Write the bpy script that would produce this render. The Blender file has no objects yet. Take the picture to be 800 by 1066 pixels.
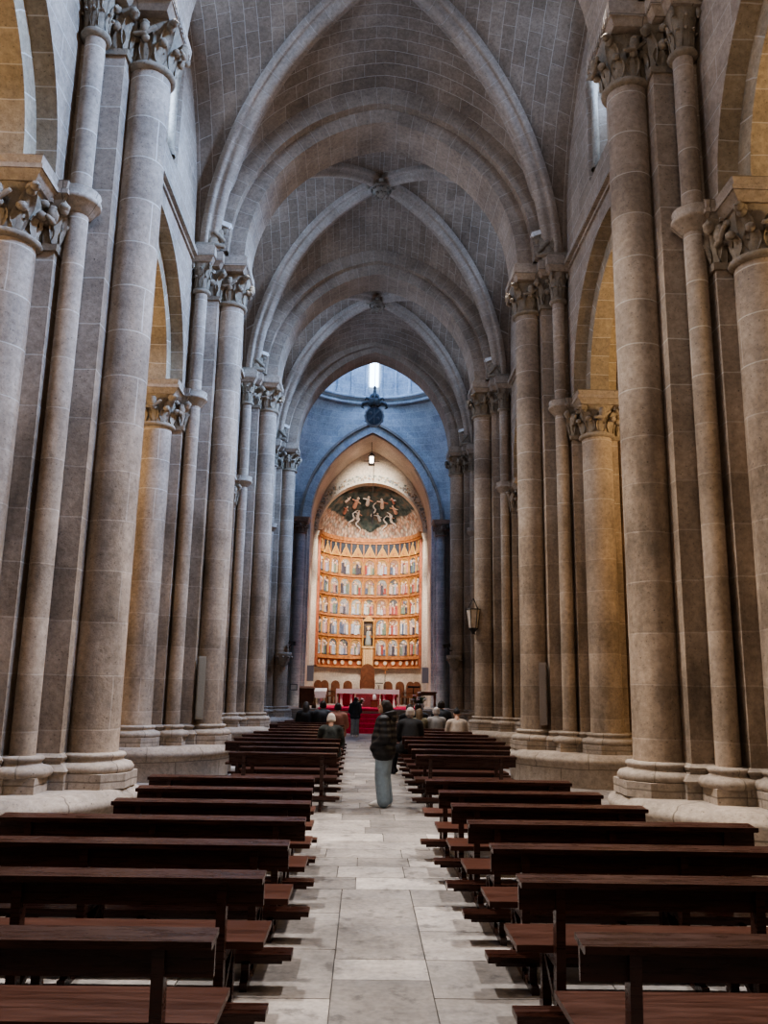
import bpy, math, random
from math import sin, cos, pi, sqrt, acos, radians, atan2
from mathutils import Vector, Matrix, noise
random.seed(7)
col = bpy.context.scene.collection
sc = bpy.context.scene

# ------------------------------------------------------------------ mesh builder
class MB:
    def __init__(s): s.v=[]; s.f=[]; s.uv=[]; s.c=[]; s.sm=[]; s.color=(1,1,1)
    def add(s, vs, fs, uvs=None, smooth=False, color=None):
        b=len(s.v); s.v+= [tuple(p) for p in vs]
        for k,f in enumerate(fs):
            s.f.append([b+i for i in f]); s.uv.append(uvs[k] if uvs else None)
            s.sm.append(smooth); s.c.append(color or s.color)
    def box(s,x0,x1,y0,y1,z0,z1,color=None):
        v=[(x,y,z) for z in (z0,z1) for y in (y0,y1) for x in (x0,x1)]
        s.add(v,[(0,2,3,1),(4,5,7,6),(0,1,5,4),(2,6,7,3),(0,4,6,2),(1,3,7,5)],color=color)
    def frust(s,x0,x1,y0,y1,z0,z1,e0,e1,color=None):
        v=[(x0-e0,y0-e0,z0),(x1+e0,y0-e0,z0),(x0-e0,y1+e0,z0),(x1+e0,y1+e0,z0),
           (x0-e1,y0-e1,z1),(x1+e1,y0-e1,z1),(x0-e1,y1+e1,z1),(x1+e1,y1+e1,z1)]
        s.add(v,[(0,2,3,1),(4,5,7,6),(0,1,5,4),(2,6,7,3),(0,4,6,2),(1,3,7,5)],color=color)
    def bar(s,a,b,w,d,up=(0,0,1),color=None):
        a=Vector(a); b=Vector(b); t=(b-a).normalized(); u=Vector(up)
        if abs(t.dot(u))>.98: u=Vector((0,1,0))
        x=t.cross(u).normalized(); y=x.cross(t)
        v=[]
        for p in (a,b):
            for i,j in ((-1,-1),(1,-1),(-1,1),(1,1)): v.append(p+x*i*w/2+y*j*d/2)
        s.add(v,[(0,1,3,2),(4,6,7,5),(0,4,5,1),(2,3,7,6),(0,2,6,4),(1,5,7,3)],color=color)
    def grid(s,P,UV=None,smooth=True,color=None,closed=False,flip=False):
        n=len(P); m=len(P[0]); vs=[p for r in P for p in r]; fs=[]; us=[]
        for i in range(n-1):
            for j in range(m if closed else m-1):
                j2=(j+1)%m
                q=[i*m+j,i*m+j2,(i+1)*m+j2,(i+1)*m+j]
                if UV:
                    ju=j+1
                    u=[UV[i][j],UV[i][ju],UV[i+1][ju],UV[i+1][j]]
                if flip: q=q[::-1]; u=u[::-1] if UV else None
                fs.append(q)
                if UV: us.append(u)
        s.add(vs,fs,us if UV else None,smooth,color)
    def lathe(s,cx,cy,prof,a0=0,a1=2*pi,n=20,smooth=True,color=None,caps=False):
        full=abs(a1-a0-2*pi)<1e-6
        P=[];U=[]; sl=0
        for k,(r,z) in enumerate(prof):
            if k: sl+=sqrt((r-prof[k-1][0])**2+(z-prof[k-1][1])**2)
            vz=z if k==0 or abs(z-prof[k-1][1])>1e-6 else z
            P.append([(cx+r*cos(a0+(a1-a0)*j/n),cy+r*sin(a0+(a1-a0)*j/n),z) for j in range(n if full else n+1)])
            rm=max(p[0] for p in prof)
            U.append([((a1-a0)*j/n*rm,vz) for j in range(n+1)])
        s.grid(P,U,smooth,color,closed=full)
        if caps:
            b=len(s.v)
            for (r,z),fl in ((prof[0],1),(prof[-1],0)):
                ring=[(cx+r*cos(a0+(a1-a0)*j/n),cy+r*sin(a0+(a1-a0)*j/n),z) for j in range(n)]
                f=list(range(n)); s.add(ring,[f[::-1] if fl else f],None,False,color)
    def tube(s,pts,rad,n=8,color=None,caps=True):
        pts=[Vector(p) for p in pts]; P=[]
        R=rad if isinstance(rad,(list,tuple)) else [rad]*len(pts)
        px=None
        for i,p in enumerate(pts):
            t=(pts[min(i+1,len(pts)-1)]-pts[max(i-1,0)]).normalized()
            if px is None:
                u=Vector((0,0,1)) if abs(t.z)<.9 else Vector((0,1,0)); px=t.cross(u).normalized()
            px=(px-t*px.dot(t)).normalized(); py=t.cross(px)
            P.append([p+(px*cos(2*pi*j/n)+py*sin(2*pi*j/n))*R[i] for j in range(n)])
        s.grid(P,None,True,color,closed=True)
        if caps: s.add(P[0],[tuple(range(n))[::-1]],None,False,color); s.add(P[-1],[tuple(range(n))],None,False,color)
    def ell(s,c,r,rot=None,n=10,m=7,color=None):
        P=[]
        for i in range(m+1):
            a=-pi/2+pi*i/m
            row=[]
            for j in range(n):
                b=2*pi*j/n
                p=Vector((r[0]*cos(a)*cos(b),r[1]*cos(a)*sin(b),r[2]*sin(a)))
                if rot is not None: p=rot@p
                row.append(p+Vector(c))
            P.append(row)
        s.grid(P,None,True,color,closed=True)
    def cap(s,a,b,r0,r1,n=10,color=None):           # closed tapered capsule
        a=Vector(a); b=Vector(b); d=(b-a); L=d.length; t=d/L if L>1e-6 else Vector((0,0,1))
        pts=[];rad=[]
        for k in range(4):
            th=-pi/2+pi/2*(k+.15)/4; pts.append(a+t*r0*sin(th)); rad.append(max(.001,r0*cos(th)))
        for k in range(5): pts.append(a+d*k/4); rad.append(r0+(r1-r0)*k/4)
        for k in range(1,5):
            th=pi/2*(k-.15)/4; pts.append(b+t*r1*sin(th)); rad.append(max(.001,r1*cos(th)))
        s.tube(pts,rad,n,color)
    def xf(s,M,start=0):
        for i in range(start,len(s.v)): s.v[i]=tuple(M@Vector(s.v[i]))
    def build(s,name,mat,parent=None,weld=False):
        me=bpy.data.meshes.new(name); me.from_pydata(s.v,[],s.f)
        UVS=[0.0]*(2*len(me.loops)); COL=[1.0]*(4*len(me.loops))
        me.polygons.foreach_set('use_smooth',s.sm)
        for p in me.polygons:
            uv=s.uv[p.index]; nrm=p.normal
            if uv is None:
                if abs(nrm.z)>.8: uv=[(s.v[i][0],s.v[i][1]) for i in s.f[p.index]]
                else:
                    t=Vector((-nrm.y,nrm.x,0)).normalized()
                    uv=[(Vector(s.v[i]).dot(t),s.v[i][2]) for i in s.f[p.index]]
            cc=s.c[p.index]
            for k,li in enumerate(p.loop_indices):
                UVS[2*li:2*li+2]=uv[k]; COL[4*li:4*li+3]=cc[:3]
        me.uv_layers.new(name='UVMap'); me.color_attributes.new('Col','FLOAT_COLOR','CORNER')
        me.uv_layers['UVMap'].data.foreach_set('uv',UVS); me.color_attributes['Col'].data.foreach_set('color',COL)
        me.update()
        o=bpy.data.objects.new(name,me); col.objects.link(o)
        me.materials.append(mat)
        if parent: o.parent=parent
        return o

def thing(name,label,cat,loc=(0,0,0),rz=0,group=None):
    o=bpy.data.objects.new(name,None); col.objects.link(o); o.empty_display_size=.2
    o.location=loc; o.rotation_euler=(0,0,rz); o['label']=label; o['category']=cat
    if group: o['group']=group
    return o
def tag(o,label,cat,group=None):
    o['label']=label; o['category']=cat
    if group: o['group']=group
    return o
def struct(o,label=None):
    o['kind']='structure'
    if label: o['label']=label
    return o
def dup(root,loc,rz,label,group=None):
    r=root.copy(); col.objects.link(r); r.location=loc; r.rotation_euler=(0,0,rz); r['label']=label
    if group: r['group']=group
    for ch in list(root.children):
        c=ch.copy(); col.objects.link(c); c.parent=r
        for g in ch.children:
            d=g.copy(); col.objects.link(d); d.parent=c
    return r

# ------------------------------------------------------------------ materials
def newmat(name):
    m=bpy.data.materials.new(name); m.use_nodes=True
    nt=m.node_tree; b=nt.nodes['Principled BSDF']; return m,nt,b
def N(nt,t,**k):
    n=nt.nodes.new(t)
    for a,v in k.items():
        if a in n.inputs: n.inputs[a].default_value=v
        else: setattr(n,a,v)
    return n
def ramp(nt,fac,stops):
    r=nt.nodes.new('ShaderNodeValToRGB'); e=r.color_ramp.elements
    while len(e)<len(stops): e.new(.5)
    for k,(p,c) in enumerate(stops): e[k].position=p; e[k].color=(c[0],c[1],c[2],1) if not isinstance(c,(int,float)) else (c,c,c,1)
    nt.links.new(fac,r.inputs['Fac']); return r.outputs['Color']
def mixc(nt,fac,a,b,mode='MIX'):
    m=nt.nodes.new('ShaderNodeMix'); m.data_type='RGBA'; m.blend_type=mode
    for sock,v in ((m.inputs[0],fac),(m.inputs[6],a),(m.inputs[7],b)):
        if hasattr(v,'is_output') or isinstance(v,bpy.types.NodeSocket): nt.links.new(v,sock)
        elif isinstance(v,(int,float)): sock.default_value=v
        else: sock.default_value=(v[0],v[1],v[2],1)
    return m.outputs[2]
def math_(nt,op,a,b=None,c=None,clamp=False):
    m=nt.nodes.new('ShaderNodeMath'); m.operation=op; m.use_clamp=clamp
    for i,v in enumerate((a,b,c)):
        if v is None: continue
        if isinstance(v,(int,float)): m.inputs[i].default_value=v
        else: nt.links.new(v,m.inputs[i])
    return m.outputs[0]
def plain(name,c,rough=.6,metal=0,emit=None,es=0,var=.15,scale=8,coat=0):
    m,nt,b=newmat(name)
    tc=N(nt,'ShaderNodeTexCoord'); n=N(nt,'ShaderNodeTexNoise',Scale=scale,Detail=4)
    nt.links.new(tc.outputs['Object'],n.inputs['Vector'])
    k=ramp(nt,n.outputs['Fac'],[(.3,1-var),(.7,1+var)])
    out=mixc(nt,1,c,k,'MULTIPLY'); nt.links.new(out,b.inputs['Base Color'])
    b.inputs['Roughness'].default_value=rough; b.inputs['Metallic'].default_value=metal
    b.inputs['Coat Weight'].default_value=coat
    if emit: b.inputs['Emission Color'].default_value=(*emit,1); b.inputs['Emission Strength'].default_value=es
    return m
def vcol(name,rough=.7,var=.2,scale=14,metal=0):
    m,nt,b=newmat(name)
    a=N(nt,'ShaderNodeVertexColor'); a.layer_name='Col'
    tc=N(nt,'ShaderNodeTexCoord'); n=N(nt,'ShaderNodeTexNoise',Scale=scale,Detail=4)
    nt.links.new(tc.outputs['Object'],n.inputs['Vector'])
    k=ramp(nt,n.outputs['Fac'],[(.3,1-var),(.7,1+var)])
    nt.links.new(mixc(nt,1,a.outputs['Color'],k,'MULTIPLY'),b.inputs['Base Color'])
    b.inputs['Roughness'].default_value=rough; b.inputs['Metallic'].default_value=metal
    return m
def stone(name,c1,c2,mortar=(.62,.58,.52),course=.36,blen=.8,ms=.011,low=True,stain=.45,mstr=.75,offset=.5):
    m,nt,b=newmat(name); L=nt.links.new
    uv=N(nt,'ShaderNodeUVMap'); geo=N(nt,'ShaderNodeNewGeometry')
    wob=N(nt,'ShaderNodeTexNoise',Scale=1.6,Detail=2); L(geo.outputs['Position'],wob.inputs['Vector'])
    sub=N(nt,'ShaderNodeVectorMath',operation='SUBTRACT'); L(wob.outputs['Color'],sub.inputs[0]); sub.inputs[1].default_value=(.5,.5,.5)
    scl=N(nt,'ShaderNodeVectorMath',operation='SCALE'); L(sub.outputs[0],scl.inputs[0]); scl.inputs['Scale'].default_value=.05
    addv=N(nt,'ShaderNodeVectorMath',operation='ADD'); L(uv.outputs['UV'],addv.inputs[0]); L(scl.outputs[0],addv.inputs[1])
    br=N(nt,'ShaderNodeTexBrick',Scale=1.0); br.offset=offset
    br.inputs['Color1'].default_value=(*c1,1); br.inputs['Color2'].default_value=(*c2,1); br.inputs['Mortar'].default_value=(*c1,1)
    br.inputs['Mortar Size'].default_value=ms; br.inputs['Mortar Smooth'].default_value=.3; br.inputs['Bias'].default_value=0
    br.inputs['Brick Width'].default_value=blen; br.inputs['Row Height'].default_value=course
    L(addv.outputs[0],br.inputs['Vector'])
    sep=N(nt,'ShaderNodeSeparateXYZ'); L(geo.outputs['Position'],sep.inputs[0])
    big=N(nt,'ShaderNodeTexNoise',Scale=.9,Detail=6,Roughness=.65); L(geo.outputs['Position'],big.inputs['Vector'])
    fine=N(nt,'ShaderNodeTexNoise',Scale=14,Detail=5,Roughness=.7); L(geo.outputs['Position'],fine.inputs['Vector'])
    # streaky stain, stretched vertically
    mp=N(nt,'ShaderNodeMapping'); mp.inputs['Scale'].default_value=(3.0,3.0,.7); L(geo.outputs['Position'],mp.inputs['Vector'])
    st=N(nt,'ShaderNodeTexNoise',Scale=1,Detail=5,Roughness=.6); L(mp.outputs[0],st.inputs['Vector'])
    c=mixc(nt,1,br.outputs['Color'],ramp(nt,big.outputs['Fac'],[(.3,1-stain*.8),(.62,1.08)]),'MULTIPLY')
    c=mixc(nt,1,c,ramp(nt,fine.outputs['Fac'],[(.3,.72),(.65,1.12)]),'MULTIPLY')
    vor=N(nt,'ShaderNodeTexVoronoi',Scale=7.0); L(geo.outputs['Position'],vor.inputs['Vector'])
    pit=N(nt,'ShaderNodeTexNoise',Scale=38,Detail=3,Roughness=.6); L(geo.outputs['Position'],pit.inputs['Vector'])
    c=mixc(nt,1,c,ramp(nt,pit.outputs['Fac'],[(.28,.55),(.40,1.0)]),'MULTIPLY')
    c=mixc(nt,1,c,ramp(nt,vor.outputs['Distance'],[(.035,.45),(.09,1.0)]),'MULTIPLY')
    if low:
        zf=math_(nt,'ADD',sep.outputs['Z'],math_(nt,'MULTIPLY',big.outputs['Fac'],1.2))
        mr=N(nt,'ShaderNodeMapRange',interpolation_type='SMOOTHSTEP'); L(zf,mr.inputs[0])
        mr.inputs['From Min'].default_value=5.0; mr.inputs['From Max'].default_value=6.6
        dirt=mixc(nt,1,mixc(nt,1,c,(1.02,.97,.9),'MULTIPLY'),ramp(nt,st.outputs['Fac'],[(.32,.6),(.5,.92),(.66,1.12)]),'MULTIPLY')
        c=mixc(nt,mr.outputs[0],dirt,c)
        # weathered courses low down
        ml=N(nt,'ShaderNodeMapRange'); L(mr.outputs[0],ml.inputs[0]); ml.inputs['To Min'].default_value=.12; ml.inputs['To Max'].default_value=mstr
        fac=math_(nt,'MULTIPLY',br.outputs['Fac'],ml.outputs[0])
        fac=math_(nt,'MULTIPLY',fac,ramp(nt,st.outputs['Fac'],[(.25,.25),(.55,1.0)]))
    else: fac=math_(nt,'MULTIPLY',br.outputs['Fac'],mstr)
    c=mixc(nt,fac,c,mortar)
    L(c,b.inputs['Base Color']); b.inputs['Roughness'].default_value=.9; b.inputs['Specular IOR Level'].default_value=.2
    bp=N(nt,'ShaderNodeBump',Strength=.35,Distance=.02)
    h=math_(nt,'SUBTRACT',fine.outputs['Fac'],math_(nt,'MULTIPLY',br.outputs['Fac'],.8)); L(h,bp.inputs['Height'])
    L(bp.outputs[0],b.inputs['Normal'])
    return m
M={}
SC1=(.44,.358,.288); SC2=(.34,.275,.218)
M['pier']=stone('stone_drums',SC1,SC2,course=.62,blen=3.3,ms=.010,mstr=.6)
M['wall']=stone('stone_ashlar',SC1,(.37,.295,.23),course=.36,blen=.95,ms=.008,low=False,mstr=.5)
M['web']=stone('stone_web',(.335,.265,.205),(.265,.205,.155),course=.27,blen=.7,ms=.006,low=False,mstr=.5)
M['arch']=stone('stone_voussoirs',(.38,.305,.24),(.33,.26,.20),course=.34,blen=1.6,ms=.006,low=False,mstr=.38)
M['arcade']=stone('stone_arcade_voussoirs',(.44,.36,.26),(.37,.30,.215),course=.38,blen=1.6,ms=.009,low=False,mstr=.6)
M['rib']=stone('stone_rib',(.42,.345,.28),(.37,.30,.24),course=.42,blen=4,ms=.006,low=False,mstr=.35,stain=.25)
M['plinth']=stone('stone_plinth',(.46,.385,.315),(.39,.325,.265),course=.34,blen=1.1,ms=.01,low=False,mortar=(.16,.13,.1),mstr=.8)
M['carved']=stone('stone_carved',(.37,.31,.245),(.31,.26,.2),course=5,blen=9,ms=.0,low=False,mstr=0,stain=.5)
M['cream']=stone('stone_chancel',(.74,.66,.55),(.69,.60,.49),course=.4,blen=.9,ms=.008,low=False,mstr=.25,mortar=(.5,.42,.33),stain=.2)
M['dome']=stone('stone_crossing',(.50,.50,.48),(.40,.41,.41),course=.32,blen=.7,ms=.01,low=False,mstr=.5)
M['band']=stone('painted_band',(.70,.66,.58),(.66,.6,.5),course=9,blen=9,ms=0,low=False,mstr=0,stain=.2)
M['glass']=plain('window_glass',(.75,.83,.95),.3,emit=(.62,.78,1.0),es=1.5,var=.05)
M['iron']=plain('wrought_iron',(.03,.028,.026),.5,.6)
M['black']=plain('black_plastic',(.012,.012,.014),.5)
M['grey']=plain('grey_metal',(.27,.29,.30),.5,.2)
M['marble']=plain('white_marble',(.78,.73,.68),.4,var=.1)
M['carpet']=plain('red_carpet',(.62,.016,.075),.95,var=.25,scale=20)
M['chairwood']=plain('walnut',(.17,.065,.03),.45,var=.3)
M['gold']=plain('gilded_wood',(.50,.22,.085),.55,.1,var=.4,scale=6)
M['rust']=plain('red_painted_wood',(.42,.13,.06),.6,var=.3)
M['paint']=vcol('tempera_paint',.6,.25,18)
M['lime']=plain('pale_stone_block',(.75,.74,.72),.7)
def wood(name,c,rough=.27):
    m,nt,b=newmat(name); L=nt.links.new
    tc=N(nt,'ShaderNodeTexCoord'); mp=N(nt,'ShaderNodeMapping'); mp.inputs['Scale'].default_value=(1.2,16,16)
    L(tc.outputs['Object'],mp.inputs['Vector']); n=N(nt,'ShaderNodeTexNoise',Scale=2.2,Detail=6,Roughness=.65,Distortion=.6); L(mp.outputs[0],n.inputs['Vector'])
    k=ramp(nt,n.outputs['Fac'],[(.3,.5),(.52,1.0),(.72,1.5)])
    L(mixc(nt,1,c,k,'MULTIPLY'),b.inputs['Base Color']); b.inputs['Roughness'].default_value=rough
    L(ramp(nt,n.outputs['Fac'],[(.3,rough-.08),(.7,rough+.14)]),b.inputs['Roughness'])
    bp=N(nt,'ShaderNodeBump',Strength=.12,Distance=.005); L(n.outputs['Fac'],bp.inputs['Height']); L(bp.outputs[0],b.inputs['Normal'])
    b.inputs['Specular IOR Level'].default_value=.4
    return m
M['pew']=wood('dark_mahogany',(.046,.0165,.0105))
M['pewseat']=wood('red_mahogany',(.074,.0265,.0155),.34)

# ------------------------------------------------------------------ plan (metres), nave along +y
W=3.364; XA=4.57; YP=lambda k:10.227+7.2746*(k-1)
WX=4.12; WX2=5.02
ZI=7.82; ZA=11.1
def arc(a,h,off=0,n=16):
    R=(a*a+h*h)/(2*a); c=a-R; R2=R+off; th=acos(max(-1,min(1,-c/R2)))
    r=[(c+R2*cos(th*k/n),R2*sin(th*k/n)) for k in range(n+1)]
    return r+[(-x,z) for x,z in r[-2::-1]]
def archz(a,h,x):
    x=abs(x)
    if x>=a: return 0
    R=(a*a+h*h)/(2*a); c=a-R
    return sqrt(max(0,R*R-(x-c)**2))
def ring(mb,a,h,r0,r1,y0,y1,z0,n=18,axis='x',x0=0,caps=True):
    """arch ring: voussoir band between offsets r0,r1, from depth y0 to y1; axis = direction of the span"""
    A=arc(a,h,r0,n); B=arc(a,h,r1,n); s=[0]
    for k in range(1,len(A)): s.append(s[-1]+sqrt((A[k][0]-A[k-1][0])**2+(A[k][1]-A[k-1][1])**2))
    mid=s[n]; s=[ (q if k<=n else 2*mid-q) for k,q in enumerate(s)]
    P=lambda p,d: (x0+p[0],d,z0+p[1]) if axis=='x' else (d,x0+p[0],z0+p[1])
    def strip(X,Y,dx,dy,u0,u1):
        mb.grid([[P(p,dx) for p in X],[P(p,dy) for p in Y]],[[(u0,q) for q in s],[(u1,q) for q in s]],True)
    strip(A,A,y0,y1,y0,y1); strip(B,B,y0,y1,y0,y1); strip(A,B,y0,y0,.03,.03+r1-r0); strip(A,B,y1,y1,.03,.03+r1-r0)
def annulus(mb,a0,h0,a1,h1,d,z0,x0,axis='y',n=18):
    A=arc(a0,h0,0,n);B=arc(a1,h1,0,n); s=[k*.18 for k in range(n+1)]; s=s+s[-2::-1]
    P=lambda p:(x0+p[0],d,z0+p[1]) if axis=='x' else (d,x0+p[0],z0+p[1])
    mb.grid([[P(p) for p in A],[P(p) for p in B]],[[(.05,q) for q in s],[(.35,q) for q in s]],False)
def soffit(mb,a,h,d0,d1,z0,x0,axis='y',n=18):
    A=arc(a,h,0,n); s=[0]
    for k in range(1,len(A)): s.append(s[-1]+sqrt((A[k][0]-A[k-1][0])**2+(A[k][1]-A[k-1][1])**2))
    mid=s[n]; s=[ (q if k<=n else 2*mid-q) for k,q in enumerate(s)]
    P=lambda p,d:(x0+p[0],d,z0+p[1]) if axis=='x' else (d,x0+p[0],z0+p[1])
    mb.grid([[P(p,d0) for p in A],[P(p,d1) for p in A]],[[(.05,q) for q in s],[(.05+abs(d1-d0),q) for q in s]],True)

# ------------------------------------------------------------------ floor of individually tinted slabs
def build_floor():
    mb=MB(); rnd=random.Random(3)
    base=MB()
    mb.box(-12,12,-4.4,48,-.3,-.012,color=(.10,.09,.08))
    def slab(x0,x1,y0,y1,t):
        g=.0025+rnd.random()*.003
        c=(.375*t,.338*t,.31*t)
        mb.add([(x0+g,y0+g,0),(x1-g,y0+g,0),(x1-g,y1-g,0),(x0+g,y1-g,0)],[(0,1,2,3)],[[(x0,y0),(x1,y0),(x1,y1),(x0,y1)]],False,c)
        for (a,b) in (((x0+g,y0+g),(x1-g,y0+g)),((x1-g,y0+g),(x1-g,y1-g)),((x1-g,y1-g),(x0+g,y1-g)),((x0+g,y1-g),(x0+g,y0+g))):
            mb.add([(a[0],a[1],-.015),(b[0],b[1],-.015),(b[0],b[1],0),(a[0],a[1],0)],[(0,1,2,3)],None,False,c)
    tone=lambda: rnd.choice([.66,.78,.88,1.0,1.12,1.28])*rnd.uniform(.94,1.06)
    def row(xa,xb,y0,y1,wmin,wmax):
        x=xa
        while x<xb-.02:
            w=rnd.uniform(wmin,wmax)
            if xb-(x+w)<wmin*.6: w=xb-x
            slab(x,min(x+w,xb),y0,y1,tone()); x+=w
    # middle strip, near part: long grave slabs as seen between the pews
    cuts=[(-4.4,-2.5,.9),(-2.5,-.6,1),(-.6,1.2,.85),(1.2,3.1,.8),(3.1,4.1,.9),(4.1,5.66,.66),(5.66,6.06,1.12),(6.06,8.0,.80)]
    for a,b,t in cuts: slab(-.335,.275,a,b,t)
    for xa,xb in ((-4.2,-.335),(.275,4.2)):
        y=-4.4
        while y<7.99:
            h=rnd.uniform(.5,.95); y1=y+h if 8.0-(y+h)>.4 else 8.0
            row(xa,xb,y,y1,.7,1.6); y=y1
    y=8.0
    while y<32.3:
        h=rnd.uniform(.34,.62); row(-4.2,4.2,y,min(y+h,32.4),.5,1.3); y+=h
    for xa,xb in ((-9.3,-4.2),(4.2,9.3)):
        y=-4.4
        while y<32.3:
            h=rnd.uniform(.5,.8); row(xa,xb,y,min(y+h,32.4),.7,1.5); y+=h
    m,nt,b=newmat('flagstone'); L=nt.links.new
    a=N(nt,'ShaderNodeVertexColor'); a.layer_name='Col'; g=N(nt,'ShaderNodeNewGeometry')
    n1=N(nt,'ShaderNodeTexNoise',Scale=1.3,Detail=7,Roughness=.68); n2=N(nt,'ShaderNodeTexNoise',Scale=22,Detail=4); n3=N(nt,'ShaderNodeTexNoise',Scale=5,Detail=6,Roughness=.7)
    for n in (n1,n2,n3): L(g.outputs['Position'],n.inputs['Vector'])
    c=mixc(nt,1,a.outputs['Color'],ramp(nt,n1.outputs['Fac'],[(.32,.55),(.64,1.2)]),'MULTIPLY')
    c=mixc(nt,1,c,ramp(nt,n2.outputs['Fac'],[(.3,.8),(.65,1.08)]),'MULTIPLY')
    c=mixc(nt,1,c,ramp(nt,n3.outputs['Fac'],[(.36,.55),(.46,1.0)]),'MULTIPLY')
    L(c,b.inputs['Base Color']); b.inputs['Roughness'].default_value=.62
    L(ramp(nt,n3.outputs['Fac'],[(.3,.5),(.7,.75)]),b.inputs['Roughness'])
    bp=N(nt,'ShaderNodeBump',Strength=.2,Distance=.01); L(n3.outputs['Fac'],bp.inputs['Height']); L(bp.outputs[0],b.inputs['Normal'])
    M['floor']=m
    struct(mb.build('floor',m),'worn grey flagstone floor of the nave')
build_floor()

# ------------------------------------------------------------------ nave walls with arcades and clerestory windows
AO,HO=2.64,2.62; AI,HI=2.30,2.28
WHW,WZ0,WZS,WH=.95,11.75,13.95,1.0
def build_wall(sx,name):
    mb=MB(); tr=MB(); ar=MB()
    X=lambda x: sx*x
    ymin=-4.31
    # solid stretch beside and behind the camera
    def rect(x,y0,y1,z0,z1):
        mb.add([(X(x),y0,z0),(X(x),y1,z0),(X(x),y1,z1),(X(x),y0,z1)],[(0,1,2,3)],[[(y0,z0),(y1,z0),(y1,z1),(y0,z1)]])
    y0p=YP(0)
    rect(WX,ymin,y0p,0,16); rect(WX2,ymin,y0p,0,16)
    rect(WX-.25,y0p-.5,y0p+1.0,0,ZI)
    mb.add([(X(WX-.25),y0p+1.0,0),(X(WX2),y0p+1.0,0),(X(WX2),y0p+1.0,ZI),(X(WX-.25),y0p+1.0,ZI)],[(0,1,2,3)])
    for b in range(0,4):
        ya,yb=YP(b),YP(b+1); mid=(ya+yb)/2
        for x,a,h in ((WX,AO,HO),(WX2,AO,HO)):
            ys={ya,yb,mid}
            for p in arc(a,h,0,16): ys.add(mid+p[0])
            win = True
            for k in range(13): ys.add(mid-WHW+2*WHW*k/12)
            ys=sorted(ys)
            for p,q in zip(ys,ys[1:]):
                if q-p<1e-5: continue
                mm=(p+q)/2
                inn=abs(mm-mid)<a
                lp=ZI+archz(a,h,p-mid) if inn else ZI-.3; lq=ZI+archz(a,h,q-mid) if inn else ZI-.3
                def quad(z1,z2,z3,z4):
                    mb.add([(X(x),p,z1),(X(x),q,z2),(X(x),q,z3),(X(x),p,z4)],[(0,1,2,3)],[[(p,z1),(q,z2),(q,z3),(p,z4)]])
                if abs(mm-mid)<WHW:
                    quad(lp,lq,WZ0,WZ0)
                    quad(WZS+archz(WHW,WH,p-mid),WZS+archz(WHW,WH,q-mid),16,16)
                else: quad(lp,lq,16,16)
        # two recessed arch orders (their own voussoir material)
        soffit(ar,AO,HO,X(WX),X(WX+.26),ZI,mid); annulus(ar,AI,HI,AO,HO,X(WX+.26),ZI,mid)
        soffit(ar,AI,HI,X(WX+.26),X(WX2-.26),ZI,mid); annulus(ar,AI,HI,AO,HO,X(WX2-.26),ZI,mid)
        soffit(ar,AO,HO,X(WX2-.26),X(WX2),ZI,mid)
        for s in (-1,1):                      # wall returns at springing
            for yy,x0,x1 in ((AO,WX,WX2),):
                y=mid+s*yy; mb.add([(X(x0),y,ZI-.3),(X(x1),y,ZI-.3),(X(x1),y,ZI),(X(x0),y,ZI)],[(0,1,2,3)])
        # window splay
        O=[(mid-WHW,WZ0)]+[(mid-p[0],WZS+p[1]) for p in arc(WHW,WH,0,8)]+[(mid+WHW,WZ0)]
        I=[(mid-.72,WZ0+.5)]+[(mid-p[0]*.76,WZS-.05+p[1]*.85) for p in arc(WHW,WH,0,8)]+[(mid+.72,WZ0+.5)]
        xi=WX+.42
        O2=O+[O[0]];I2=I+[I[0]]
        mb.grid([[(X(WX),y,z) for y,z in O2],[(X(xi),y,z) for y,z in I2]],None,False)
    # string course at capital level
    for (y0,y1) in [(ymin,YP(0)-.6)]+[(YP(b)+.62,YP(b+1)-.62) for b in range(0,4)]:
        for k,(e,z0,z1) in enumerate(((.05,10.78,10.84),(.13,10.84,10.95),(.09,10.95,11.0))):
            xa,xb=sorted((X(WX+.05),X(WX-e))); tr.box(xa,xb,y0,y1,z0,z1)
    w=struct(mb.build(name,M['wall']),'ashlar nave wall above the arcade')
    ar.build('arcade_arch',M['arcade'],w)
    tr.build('string_course',M['plinth'],w)
    return w
build_wall(-1,'wall_left'); build_wall(1,'wall_right')
n=0
for sx in (-1,1):
    for b in range(0,4):
        mid=(YP(b)+YP(b+1))/2; n+=1
        mb=MB(); x=sx*(WX+.40)
        I=[(mid-.72,WZ0+.5)]+[(mid-p[0]*.76,WZS-.05+p[1]*.85) for p in arc(WHW,WH,0,8)]+[(mid+.72,WZ0+.5)]
        mb.add([(x,y,z) for y,z in I],[tuple(range(len(I)))])
        root=mb.build('window_%d'%n,M['glass']); struct(root,'clerestory window pane')
        c=MB()
        for dy in (-.80,.80,0):
            xx=sx*(WX+.12) if dy else sx*(WX+.3); z0=WZ0+.2 if dy else WZ0+.45
            c.lathe(xx,mid+dy,[(.11,z0),(.11,z0+.1),(.075,z0+.16),(.075,WZS-.4),(.09,WZS-.36),(.075,WZS-.34),(.13,WZS-.08),(.15,WZS-.07),(.15,WZS+.02)],n=12)
        c.build('colonnette',M['carved'],root)
        f=MB()
        for dy in (-.36,.36): f.box(x-.02,x+.02,mid+dy-.012,mid+dy+.012,WZ0+.5,WZS+.55)
        for z in (12.7,13.2,13.7,14.2): f.box(x-.02,x+.02,mid-.7,mid+.7,z-.01,z+.01)
        f.build('glazing_bar',M['iron'],root)

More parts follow.
